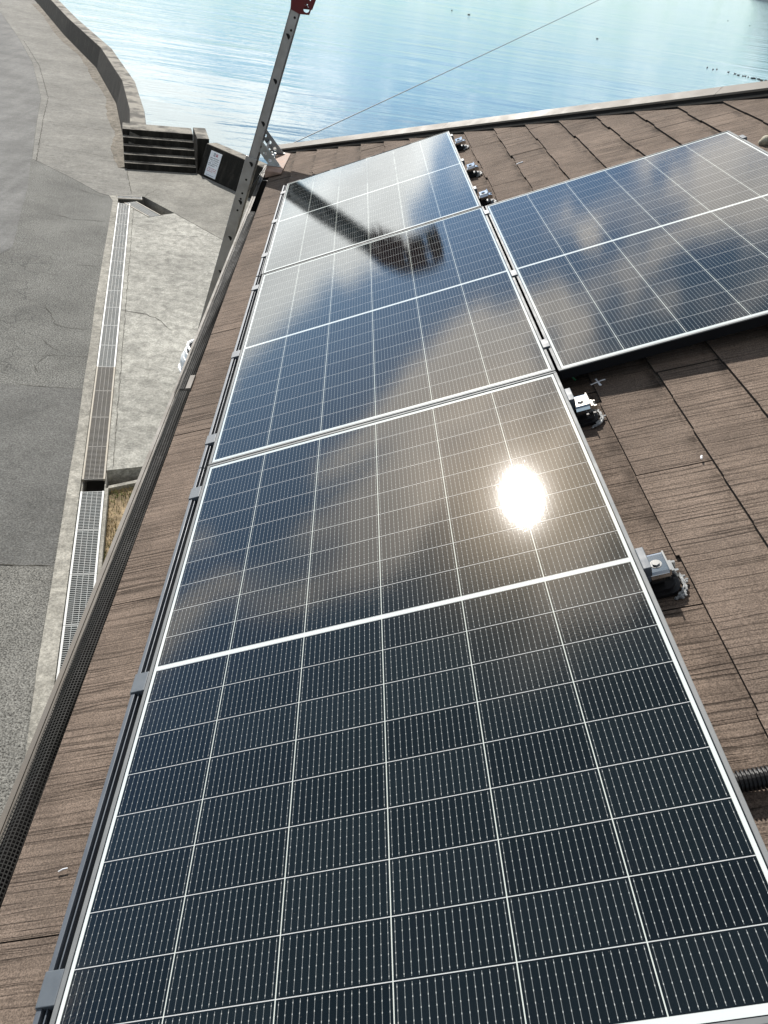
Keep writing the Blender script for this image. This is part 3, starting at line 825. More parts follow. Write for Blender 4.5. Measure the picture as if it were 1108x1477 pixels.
# dark underlay sheet below the slates, and the other slopes
def zr(x): return 6.2603 + 0.40992 * ((x + 0.3017) / 0.91212)
def rz(d): return zr(-0.5224) + 0.44942 * d          # height at plan distance d in from the eave edge
EX = -0.5224; EY = HIP - EX
ul = MB(); dR_ = RIDGE_X - EX
x1 = 2 * RIDGE_X - EX
ul.add([(EX + .02, -6, rz(.02) - .016), (RIDGE_X, -6, rz(dR_) - .016), (RIDGE_X, EY - dR_, rz(dR_) - .016), (EX + .02, EY - .02, rz(.02) - .016)], [(0, 1, 2, 3)])
ul.build("roof_underlay", MT['slate_edge'], house, HI)
os_ = MB()
os_.add([(EX, EY, rz(0)), (RIDGE_X, EY - dR_, rz(dR_)), (x1, EY, rz(0))], [(0, 2, 1)])
os_.add([(x1, -6, rz(0)), (x1, EY, rz(0)), (RIDGE_X, EY - dR_, rz(dR_)), (RIDGE_X, -6, rz(dR_))], [(0, 1, 2, 3)])
os_.build("rear_roof", MT['slate'], house, HI)
# walls, soffit
wl = MB(); wl.box((0.12, -5.6, 0), (x1 - .65, EY - .65, 5.97)); wl.build("wall", MT['wall'], house, HI)
sf = MB(); sf.box((EX + .03, -5.9, 5.98), (x1 - .03, EY - .03, 6.02)); sf.build("soffit", MT['trim'], house, HI)
ga = MB(); ga.add([(EX, -5.98, 6.03), (x1, -5.98, 6.03), (RIDGE_X, -5.98, rz(dR_) - .02)], [(0, 1, 2)]); ga.build("gable", MT['wall'], house, HI)
# window on the sea side wall, door on the road side (out of the photo's sight)
# hip cap
hd = Vector((1, -1, 0.44942)); s0 = -0.03; s1 = dR_
TOPP = [(-.074, .030), (-.072, .038), (0.0, .052), (.072, .038), (.074, .030)]
FLG = [(.060, .0065), (.090, .0065)]
def hip_pt(s, d, h):
    c = Vector((EX, EY, rz(0))) + hd * s
    c = c + Vector((1, 1, 0)).normalized() * (-d); c.z += h - 0.3178 * abs(d)
    return c
cap = MB()
def hip_strip(mb_, P, a, b, th):
    n = len(P)
    vs = [hip_pt(t, d, h) for t in (a, b) for d, h in P] + [hip_pt(t, d, h - th) for t in (a, b) for d, h in P]
    fs = []
    for i in range(n - 1): fs += [(i, i + 1, n + i + 1, n + i), (2 * n + i + 1, 2 * n + i, 3 * n + i, 3 * n + i + 1), (i, i + 1, 2 * n + i + 1, 2 * n + i), (n + i, n + i + 1, 3 * n + i + 1, 3 * n + i)]
    fs += [(0, n, 3 * n, 2 * n), (n - 1, 2 * n - 1, 4 * n - 1, 3 * n - 1)]
    mb_.add(vs, fs)
for sg in range(3):
    a = s0 + (s1 - s0) * sg / 3; b = s0 + (s1 - s0) * (sg + 1) / 3 - 0.0015
    hip_strip(cap, TOPP, a, b, .003)
cap.build("hip_cap", MT['trim'], house, HI)
fl = MB(); hip_strip(fl, FLG, s0, s1, .004); hip_strip(fl, [(-.09, .0065), (-.06, .0065)], s0, s1, .004); fl.build("hip_flange", MT['trim'], house, HI)
side = MB()  # dark sides paint in the shade under the cap overhang
vs = [hip_pt(t, d, h) for t in (s0 + .003, s1) for d, h in ((-.062, .004), (-.062, .034), (.062, .034), (.062, .004))]
side.add(vs, [(0, 1, 5, 4), (1, 2, 6, 5), (2, 3, 7, 6), (0, 1, 2, 3)]); side.build("hip_shade_filler", MT['rubber'], house, HI)
scr = MB()
for i in range(9):
    c = hip_pt(0.25 + i * 0.42, .063, .020); scr.ellipsoid(c, (.004, .004, .004), 6, 4)
tag(scr.build("cap_screws", MT['steel'], house, HI), kind='stuff')
fo = MB()       # black strip under the cap flange
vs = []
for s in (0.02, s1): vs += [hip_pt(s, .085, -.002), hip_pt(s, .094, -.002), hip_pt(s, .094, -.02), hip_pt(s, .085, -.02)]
fo.add(vs, [(k, (k + 1) % 4, 4 + (k + 1) % 4, 4 + k) for k in range(4)]); fo.build("flange_strip", MT['rubber'], house, HI)
# ridge cap
rc = MB(); rc.sweep([(RIDGE_X - .10, rz(dR_) - .02), (RIDGE_X, rz(dR_) + .06), (RIDGE_X + .10, rz(dR_) - .02)], -6, EY - dR_, True); rc.build("ridge_cap", MT['trim'], house, HI)
# gutter
GY1 = 7.10
gt = MB()
gt.sweep([(-.632, 6.030), (-.632, 6.0545), (-.620, 6.0545), (-.6185, 6.0515), (-.6165, 6.0515), (-.615, 6.0545), (-.604, 6.0545), (-.604, 6.030)], -6, GY1)
gt.build("gutter_lip", MT['gutter'], house, HI)
gi = MB()
gi.sweep([(-.604, 6.045), (-.604, 5.975), (-.598, 5.958), (-.512, 5.958), (-.506, 5.975), (-.506, 6.10), (-.500, 6.10), (-.500, 5.950), (-.606, 5.950), (-.612, 5.975), (-.612, 6.045)], -6, GY1)
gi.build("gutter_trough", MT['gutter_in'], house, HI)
ge = MB(); ge.box((-.628, GY1, 5.955), (-.50, GY1 + .012, 6.05)); ge.build("gutter_end", MT['gutter'], house, HI)
fa = MB(); fa.box((-.498, -6, 5.93), (-.47, EY - .05, 6.12)); fa.build("fascia", MT['trim'], house, HI)
for yb in (2.93, 4.9, 6.62):
    hb = MB(); hb.box((-.606, yb - .011, 6.046), (-.508, yb + .011, 6.0525)); hb.build("gutter_bracket", MT['gutter'], house, HI)
# chalk marks on the slates
def quad_strip(pts, wd, wv):
    mbq = MB(); vs = []
    for i, (u, v) in enumerate(pts):
        a = Vector(pts[max(i - 1, 0)]); b = Vector(pts[min(i + 1, len(pts) - 1)]); d = (b - a).normalized(); k = wd * random.uniform(.6, 1.3)
        vs += [(u - d.y * k / 2, v + d.x * k / 2, wv), (u + d.y * k / 2, v - d.x * k / 2, wv)]
    return mbq.add(vs, [(2 * i, 2 * i + 1, 2 * i + 3, 2 * i + 2) for i in range(len(pts) - 1)])
ck = quad_strip([(1.228, 1.708), (1.236, 1.710), (1.246, 1.713), (1.255, 1.715), (1.266, 1.717), (1.274, 1.717)], .006, -.0706)
ck2 = quad_strip([(1.249, 1.734), (1.250, 1.722), (1.251, 1.712), (1.252, 1.702), (1.253, 1.692), (1.256, 1.690)], .006, -.0702)
ck.add(ck2.v, ck2.f); ck.build("chalk_mark", MT['chalk'], house, ROOFM)

# netting rolls lying in the gutter
def net_roll(y0, y1, r=.050, cx=-.556, cz=6.062, pitch=0.0088, nseg=22, seed=1, wire=0.0022):
    rg_ = random.Random(seed); nr = int((y1 - y0) / pitch); mbn = MB()
    ph1, ph2, ph3 = rg_.uniform(0, 6), rg_.uniform(0, 6), rg_.uniform(0, 6)
    def P(th, y, rr=0.0):
        k = r * (1 + .05 * math.sin(y * 2.6 + ph1) + .045 * math.sin(3 * th + y * 4.0 + ph2) + .025 * math.sin(7 * th + y * 11 + ph3)) + rr
        return (cx + .006 * math.sin(y * 1.3 + ph2) + k * math.cos(th) * 1.02, y + .004 * math.sin(th * 2 + y * 5), cz + k * math.sin(th) * .98)
    t0, t1 = R_(-35), R_(215)
    for i in range(nr + 1):
        y = y0 + i * pitch; vs = []
        for k in range(nseg + 1):
            th = t0 + (t1 - t0) * k / nseg
            vs += [P(th, y - wire / 2), P(th, y + wire / 2)]
        mbn.add(vs, [(2 * k, 2 * k + 2, 2 * k + 3, 2 * k + 1) for k in range(nseg)])
    step = pitch * 2
    ny = int((y1 - y0) / step)
    for k in range(nseg + 1):
        th = t0 + (t1 - t0) * k / nseg; dth = wire / r / 2; vs = []
        for i in range(ny + 1):
            y = y0 + i * step; vs += [P(th - dth, y, .0006), P(th + dth, y, .0006)]
        mbn.add(vs, [(2 * i, 2 * i + 1, 2 * i + 3, 2 * i + 2) for i in range(ny)])
    return mbn


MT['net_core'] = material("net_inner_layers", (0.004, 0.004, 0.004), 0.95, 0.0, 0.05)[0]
for (ya, yb, r, sd, lab) in ((-1.2, 2.90, .053, 1, "near roll of black plastic netting lying in the gutter"), (2.905, 5.45, .049, 4, "far roll of black plastic netting in the gutter, towards the ladder")):
    o = net_roll(ya, yb, .038, seed=sd, cx=-.556, cz=6.108).build("gutter_guard", MT['net'], recalc=False)
    tag(o, lab, "gutter guard")
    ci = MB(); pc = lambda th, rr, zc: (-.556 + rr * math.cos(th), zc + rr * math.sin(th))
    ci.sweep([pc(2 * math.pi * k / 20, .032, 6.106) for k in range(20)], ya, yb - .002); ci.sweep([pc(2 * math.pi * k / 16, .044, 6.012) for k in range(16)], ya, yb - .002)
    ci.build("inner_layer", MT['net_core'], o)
# debris caught under the netting
mb = MB(); rd = random.Random(9)
for _ in range(500):
    y = rd.uniform(-1, 5.4); x = rd.uniform(-.585, -.515); mb.ellipsoid((x, y, 5.964 + rd.uniform(0, .012)), (rd.uniform(.004, .014), rd.uniform(.004, .018), .004), 5, 3)
tag(mb.build("leaf_litter", MT['dirt']), "dark leaf litter lying in the gutter under the netting", "leaf litter", kind='stuff')
# bent metal tab between the two rolls
mb = MB(); mb.hexa([(-.512, 2.84, 6.12), (-.500, 2.84, 6.10), (-.500, 2.99, 6.10), (-.512, 2.99, 6.10)], [(-.545, 2.86, 6.172), (-.525, 2.86, 6.176), (-.525, 2.98, 6.174), (-.545, 2.98, 6.17)])
tag(mb.build("metal_tab", MT['gutter']), "bent brown metal tab at the slate edge between the two netting rolls", "metal tab")

# ------------------------------------------------------------------ solar panels
def make_panel(u0, v0, label, name="solar_panel"):
    root = empty(name, matrix=RM(u0, v0, 0)); tag(root, label, "solar panel", "solar panels on the roof")
    g = MB(); g.box((0.0022, 0.0022, -.006), (PW - .0022, PL - .0022, -.0016)); g.build("glass", MT['glass'], root)
    t = 0.0082; h = 0.035
    fr = MB()
    for a, b in (((0, 0), (PW, t)), ((0, PL - t), (PW, PL)), ((0, t), (t, PL - t)), ((PW - t, t), (PW, PL - t))):
        fr.box((*a, -.004), (*b, 0.0))
    fr.build("frame", MT['alu'], root, bevel=0.0008)
    sk = MB()
    for a, b in (((.0015, .0015), (PW - .0015, .004)), ((.0015, PL - .004), (PW - .0015, PL - .0015)), ((.0015, .004), (.004, PL - .004)), ((PW - .004, .004), (PW - .0015, PL - .004))):
        sk.box((*a, -h), (*b, -.0038))
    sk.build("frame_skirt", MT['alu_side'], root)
    bs = MB(); bs.box((.006, .006, -.011), (PW - .006, PL - .006, -.0065)); bs.build("backsheet", MT['back'], root)
    return root


P3 = make_panel(0, 0, "nearest solar panel, large in the foreground, holding the dazzling sun reflection")
P2 = make_panel(0.001, 1.7275, "middle solar panel of the left column, between the sun glare panel and the farthest panel")
P1 = make_panel(-0.005, 3.4620, "farthest solar panel, pale with cloud, crossed by the ladder reflection beside the hip")
P4 = make_panel(1.1440, 1.7180, "right column solar panel beside the middle one, its far side cut by the photo edge")


def clamp(parent, pu0, pv0, u, v, wd=.030, ln=.056, mat='clip', z=.0045):
    m_ = MB(); m_.box((-wd / 2, -ln / 2, -.020), (wd / 2, ln / 2, z)); m_.box((-wd / 2 + .004, -ln / 2 - .002, -.036), (wd / 2 - .004, ln / 2 - .002, -.019))
    o_ = m_.build("clamp", MT[mat], parent, Matrix.Translation((u - pu0, v - pv0, 0)), bevel=.0015); return o_


# slate-grey cover rail along the gutter side of the left column, with its clips
rail = empty("side_rail", matrix=RM(0, 0, 0)); tag(rail, "dark slate grey cover rail along the gutter side of the left panels", "side rail")
for a, b in ((-.35, 1.724), (1.7275, 3.449), (3.462, 5.184)):
    m_ = MB()
    m_.box((-.0345, a, -.042), (-.0245, b, -.002)); m_.box((-.0185, a, -.040), (-.0155, b, -.006)); m_.box((-.0245, a, -.042), (-.003, b, -.036))
    m_.build("cover_strip", MT['slate_grey'], rail, bevel=.0012)
for v in (.183, .829, 1.581, 1.895, 2.555, 3.289, 3.759, 4.356, 4.982):
    m_ = MB(); m_.box((-.036, v - .028, -.030), (-.0005, v + .028, .0015)); m_.box((-.039, v - .028, -.034), (-.0355, v + .028, -.004))
    m_.build("clip", MT['clip'], rail, bevel=.0015)
for v in (.851, 1.566): clamp(P3, 0, 0, 1.1425, v, .017, .066)
for v in (3.764, 4.362, 5.023): clamp(P1, -.005, 3.462, 1.1345, v, .016, .05)
for v in (1.905, 2.536, 3.335): clamp(P4, 1.144, 1.718, 1.1385, v, .023, .056, z=.0052)
clamp(P4, 1.144, 1.718, 2.2835, 3.285, .018, .05); 

# mounting rails under the panels, running up the slope
for v, u1 in ((.851, 1.19), (1.56, 1.19), (1.905, 2.29), (2.536, 2.29), (3.335, 2.29), (3.715, 1.185), (4.29, 1.185), (4.955, 1.185), (0.18, 1.12)):
    m_ = MB(); m_.box((-.02, v - .018, -.068), (min(u1, 1.155) if u1 < 2 else u1 - .03, v + .018, -.0362))
    o = m_.build("mounting_rail", MT['alu_side'], matrix=RM(0, 0, 0))
    where = {.851: "under the bus bar of the nearest panel", 1.56: "under the top end of the nearest panel", 1.905: "under the near ends of the middle and right panels",
             2.536: "under the middle of the middle and right panels", 3.335: "under the far ends of the middle and right panels", 3.715: "under the near end of the farthest panel",
             4.29: "under the middle of the farthest panel", 4.955: "under the top end of the farthest panel", .18: "under the near end of the nearest panel"}[v]
    tag(o, "aluminium mounting rail hidden " + where, "mounting rail")


# roof brackets with rubber base, bright saddle, bolt and sealant
def bracket(v, label, seed):
    root = empty("roof_bracket", matrix=RM(1.166, v, 0)); tag(root, label, "roof bracket", "roof brackets beside the panels")
    rb = random.Random(seed)
    m_ = MB(); pts = [(-.05, .024)] + [(.020 + .022 * math.cos(t), -.012 + .034 * math.sin(t)) for t in [R_(a) for a in range(90, -91, -15)]] + [(-.05, -.048)]
    m_.prism(list(reversed(pts)), -.0735, -.066); m_.prism([(x * .82 - .004, y * .8 - .002) for x, y in reversed(pts)], -.066, -.058); m_.build("base_plate", MT['rubber'], root)
    m_ = MB(); m_.box((-.022, -.018, -.066), (.010, .018, -.033)); m_.build("post", MT['rubber'], root)
    m_ = MB()
    for s in (-1, 1): m_.box((.018, s * .013 - .003, -.052), (.042, s * .013 + .003, -.034))
    m_.box((-.02, -.016, -.034), (.034, .016, -.031)); m_.build("channel_tip", MT['steel'], root)
    # saddle: plate with a turned down lip and rounded near edge
    prof = [(-.030, -.044), (-.032, -.030), (-.029, -.0215), (-.022, -.019), (.026, -.0165), (.031, -.0175), (.031, -.0215), (.026, -.0205), (-.020, -.023), (-.0255, -.026), (-.027, -.031), (-.026, -.044)]
    vs = [(-.019, y, z) for y, z in prof] + [(.021, y, z) for y, z in prof]; n_ = len(prof)
    m_.__init__(); m_.add(vs, [(i, (i + 1) % n_, n_ + (i + 1) % n_, n_ + i) for i in range(n_)] + [tuple(range(n_)), tuple(range(2 * n_ - 1, n_ - 1, -1))])
    m_.build("saddle", MT['steel'], root, bevel=.0008)
    m_ = MB(); m_.box((.0205, -.030, -.030), (.024, .031, -.0135)); m_.build("saddle_flange", MT['steel'], root)
    m_ = MB(); m_.tube([(0, 0, -.020), (0, 0, -.0135)], .0085, 6); m_.tube([(0, 0, -.0205), (0, 0, -.0172)], .0125, 16); m_.build("bolt", MT['steel'], root)
    # sealant bead
    m_ = MB(); P = []; Rr = []
    for t in range(85, -100, -6):
        k = 1.22 + rb.uniform(-.05, .09)
        P.append((.020 + .024 * k * math.cos(R_(t)) + .002, -.012 + .036 * k * math.sin(R_(t)), -.0725)); Rr.append(rb.uniform(.0025, .0048))
    m_.tube(P, Rr, 7)
    P2_ = [(p[0] * .94 + .0, p[1] * .9, p[2] + .003) for p in P[3:-3]]; m_.tube(P2_, [rb.uniform(.0018, .0035) for _ in P2_], 6)
    for _ in range(14):
        p = rb.choice(P); m_.ellipsoid((p[0] + rb.uniform(-.006, .008), p[1] + rb.uniform(-.006, .006), -.0725), (rb.uniform(.002, .005), rb.uniform(.002, .005), .002), 6, 4)
    m_.build("sealant", MT['sealant'], root, smooth=True)
    return root


bracket(.847, "nearest shiny roof bracket, beside the bright middle line of the foreground panel", 1)
bracket(1.548, "shiny roof bracket below the corner of the right panel, near the chalk cross", 2)
bracket(3.712, "roof bracket in the corner just above the right panel's top edge", 3)
bracket(4.285, "middle of the three small brackets along the farthest panel", 4)
bracket(4.955, "roof bracket closest to the hip cap, by the farthest panel's top corner", 5)
# lump of sealant beside the right panel
mb = MB()
for c, r in (((2.40, 3.322, -.058), .026), ((2.42, 3.30, -.062), .022), ((2.385, 3.335, -.064), .016), ((2.415, 3.335, -.063), .018)):
    mb.ellipsoid(RP(*c), (r, r, r * .9), 12, 8)
tag(mb.build("sealant_lump", weathered("cream_sealant", (0.40, 0.365, 0.27), .7, 0, .3, 60, .004), smooth=True), "cream sealant lump on the slates beyond the right panel", "sealant")

# corrugated conduit
mb = MB(); P = []; Rr = []
n = 260
for i in range(n):
    t = i / (n - 1); u = 1.05 + 1.25 * t
    P.append(RP(u, .356 - .010 * t + .02 * max(0, t - .3) ** 2, -.0495)); Rr.append(.0205 + .0022 * math.sin(i * math.pi / 2.0 * .75))
P = []; Rr = []
cp = .0066
u = 1.06
while u < 2.2:
    for du_, r in ((0, .0145), (.0012, .0176), (.0036, .0176), (.0048, .0145)):
        t = (u + du_ - 1.06) / 1.2; P.append(RP(u + du_, .354 - .012 * t, -.0540)); Rr.append(r)
    u += cp
mb.tube(P, Rr, 16)
tag(mb.build("corrugated_conduit", MT['rubber']), "black corrugated cable conduit coming out under the foreground panel", "conduit")
# green earth wire
mb = MB(); mb.tube([RP(*p) for p in ((1.10, 1.745, -.060), (1.130, 1.752, -.052), (1.150, 1.764, -.046), (1.168, 1.767, -.047), (1.183, 1.760, -.055), (1.192, 1.750, -.066))], .0028, 8)
tag(mb.build("green_wire", MT['green'], smooth=True), "green earth wire peeping out between the panels", "wire")
# scraps
def scrap(u, v, ln, ang, label, wd=.0028):
    m_ = MB(); c, s_ = math.cos(ang), math.sin(ang); pts = [(-ln / 2, 0, .002), (0, .001, .003), (ln / 2, 0, .002)]
    m_.tube([RP(u + x * c - y * s_, v + x * s_ + y * c, -.0735 + z) for x, y, z in pts], wd / 2, 6)
    tag(m_.build("plastic_scrap", MT['chalk']), label, "plastic scrap")
scrap(-.125, .438, .020, 1.9 * 0 + .2, "white plastic scrap on the slates between gutter and foreground panel")
scrap(1.392, 1.232, .012, 1.2, "tiny white scrap on the slates near the joint below the right panel", .005)
scrap(1.43, 3.318 + .9, .04, .2, "flat pale scrap on the slates above the right panel", .006)

# ------------------------------------------------------------------ ladder lift
LA = Vector((0.2532, 0, 0.9674)); LN = Vector((0.9674, 0, -0.2532)); LO = Vector((-0.4385, 0, 7.25))
def LP(s, t, y): return LO + LA * s + LN * t + Vector((0, y, 0))
Y0, Y1 = 6.43, 6.85
foot_s = -7.25 / 0.9674
ladder = empty("ladder_lift", LP(foot_s, .03, (Y0 + Y1) / 2)); tag(ladder, "grey aluminium ladder lift with red bent head leaning on the eave", "ladder")
LI = Matrix.Translation(-ladder.location)
def rail_mesh(s0_, s1_, t0, t1, ya, yb):
    m_ = MB(); bot = [LP(s0_, t0, ya), LP(s0_, t1, ya), LP(s0_, t1, yb), LP(s0_, t0, yb)]; top = [LP(s1_, t0, ya), LP(s1_, t1, ya), LP(s1_, t1, yb), LP(s1_, t0, yb)]
    m_.hexa(bot, top); return m_
for (ya, yb) in ((Y0, Y0 + .026), (Y1 - .026, Y1)):
    m_ = rail_mesh(-1.75, .03, 0.004, .063, ya, yb)
    z = rail_mesh(-1.75, .03, 0.0, .0035, ya - .004, yb + .004); m_.add(z.v, z.f)
    m_.build("upper_rail", MT['ladder'], ladder, LI, bevel=.002)
for (ya, yb) in ((Y0 - .012, Y0 + .020), (Y1 - .020, Y1 + .012)):
    m_ = rail_mesh(foot_s + .05, -1.02, -.019, .066, ya, yb)
    m_.build("lower_rail", MT['ladder'], ladder, LI, bevel=.003)
    m_ = rail_mesh(foot_s, foot_s + .06, -.03, .07, ya - .01, yb + .01); m_.build("rubber_foot", MT['rubber'], ladder, LI, bevel=.006)
s = -.150; rung_s = []
while s > foot_s + .2: rung_s.append(s); s -= .3055
for s in rung_s:
    m_ = MB(); m_.tube([LP(s, .033, Y0 + .02), LP(s, .033, Y1 - .02)], .016, 10, flat=.8); m_.build("rung", MT['ladder'], ladder, LI, smooth=False)
# D-shaped rung ends and bolt holes on the side of the rails
hl = MB()
def dhole(s, t, r, y, half=True):
    pts = []
    rng_ = range(0, 181, 20) if half else range(0, 360, 30)
    for a in rng_:
        ca, sa = math.cos(R_(a)), math.sin(R_(a)); pts.append((r * ca, r * sa if not half else r * 1.1 * sa))
    rot = R_(-48) if half else 0
    vs = []
    for x, y2 in pts:
        xr = x * math.cos(rot) - y2 * math.sin(rot); yr = x * math.sin(rot) + y2 * math.cos(rot)
        vs.append(LP(s + yr, t + xr, y))
    hl.add(vs, [tuple(range(len(vs)))])
for s in rung_s[:10]:
    y = Y0 - .0006 if s > -1.02 else Y0 - .0128
    dhole(s - .004, .031 if s > -1.02 else .028, .020, y)
for s in (-.025, -.107): dhole(s, .046, .0085, Y0 - .0006, False)
for s in (-1.19, -1.30, -1.345, -1.44): dhole(s, .030 + .0 * s, .0085, Y0 - .0128, False)
hl.build("rung_holes", MT['hole'], ladder, LI)
# red bent head: side plates
outl = [(-.433, 7.262), (-.368, 7.240), (-.300, 7.243), (-.268, 7.335), (-.235, 7.40), (-.150, 7.500), (-.060, 7.545), (.085, 7.570), (.075, 7.640), (.020, 7.735), (-.10, 7.735), (-.230, 7.680), (-.330, 7.585), (-.410, 7.44), (-.432, 7.33)]
holes = [circle(-.322, 7.274, .021, 14, .020), circle(-.326, 7.302, .0125, 12, .0045), circle(-.298, 7.345, .010, 10, .018), circle(-.20, 7.52, .028), circle(-.06, 7.63, .03), circle(.03, 7.64, .02)]
for y in (Y0 - .006, Y1):
    pl = plate(outl, holes, .006, lambda x, z, t, y=y: (x, y + t, z)); pl.build("head_plate", MT['red'], ladder, LI)
for (x, z, r) in ((-.35, 7.40, .02), (-.24, 7.60, .02), (-.13, 7.66, .018), (-.03, 7.68, .018), (.06, 7.60, .018), (-.10, 7.57, .016), (-.01, 7.585, .016)):
    m_ = MB(); m_.tube([(x, Y0, z), (x, Y1, z)], r, 10); m_.build("roller", MT['red'] if r > .017 else MT['ladder'], ladder, LI)
for yy in (6.55, 6.64, 6.73):
    m_ = MB(); m_.tube([(.02, yy - .014, 7.655), (.02, yy + .014, 7.655)], .05, 18); m_.build("pulley", MT['rubber'], ladder, LI)
# perforated bracket arms reaching to the eave block
def arm(y, nm="bracket_arm"):
    outl_ = [(-.640, 6.392), (-.606, 6.392), (-.462, 6.234), (-.455, 6.222), (-.545, 6.222), (-.625, 6.312), (-.655, 6.345)]
    hs = [circle(-.612, 6.342, .0125), circle(-.572, 6.296, .0125), circle(-.531, 6.252, .0125)]
    plate(outl_, hs, .005, lambda x, z, t: (x, y + t, z)).build(nm, MT['galv'], ladder, LI)
    m_ = MB(); m_.box((-.555, y - .03 if y < 6.6 else y, 6.2185), (-.45, y + .005 if y < 6.6 else y + .035, 6.2235)); m_.build("arm_foot", MT['galv'], ladder, LI)
arm(6.440); arm(6.835)
m_ = MB(); m_.hexa([LP(-2.2, .040, Y0 + .027), LP(-2.2, .046, Y0 + .027), LP(-2.2, .046, Y1 - .027), LP(-2.2, .040, Y1 - .027)], [LP(.03, .040, Y0 + .027), LP(.03, .046, Y0 + .027), LP(.03, .046, Y1 - .027), LP(.03, .040, Y1 - .027)]); m_.build("track_plate", MT['alu_side'], ladder, LI)
m_ = MB(); m_.box((-.580, 6.435, 6.255), (-.574, 6.845, 6.315)); m_.box((-.545, 6.435, 6.2235), (-.515, 6.845, 6.2275)); m_.build("cross_plate", MT['galv'], ladder, LI)
# timber block carrying the bracket
mb = MB()
zb = lambda x: zr(x) + .004
mb.hexa([(-.555, 6.27, zb(-.535)), (-.430, 6.25, zb(-.430)), (-.415, 6.93, zb(-.415)), (-.555, 6.95, zb(-.535))], [(-.555, 6.27, 6.216), (-.430, 6.25, 6.216), (-.400, 6.90, 6.216), (-.555, 6.95, 6.216)])
tag(mb.build("timber_block", MT['timber'], bevel=.012), "pinkish timber block on the roof corner under the ladder bracket", "timber block")
# thin cord from the gutter end to the ladder
mb = MB(); mb.tube([(-.60, 6.95, 6.09), (-.65, 6.75, 6.04), (-.70, 6.55, 5.98), (-.735, 6.45, 5.95)], .004, 6)
tag(mb.build("tie_cord", MT['tie']), "thin pale cord tying the ladder to the gutter corner", "cord")

# overhead wire from the sea side of the house
A = Vector((-0.55, 7.5, 6.10)); B = Vector((10.75, 28.0, 9.04)); P = []
for i in range(41):
    t = i / 40; p = A.lerp(B, t); p.z -= 0.05 * 4 * t * (1 - t); P.append(p)
mb = MB(); mb.tube(P, .0045, 6); tag(mb.build("overhead_wire", MT['cable']), "thin grey overhead wire running out over the water", "wire")

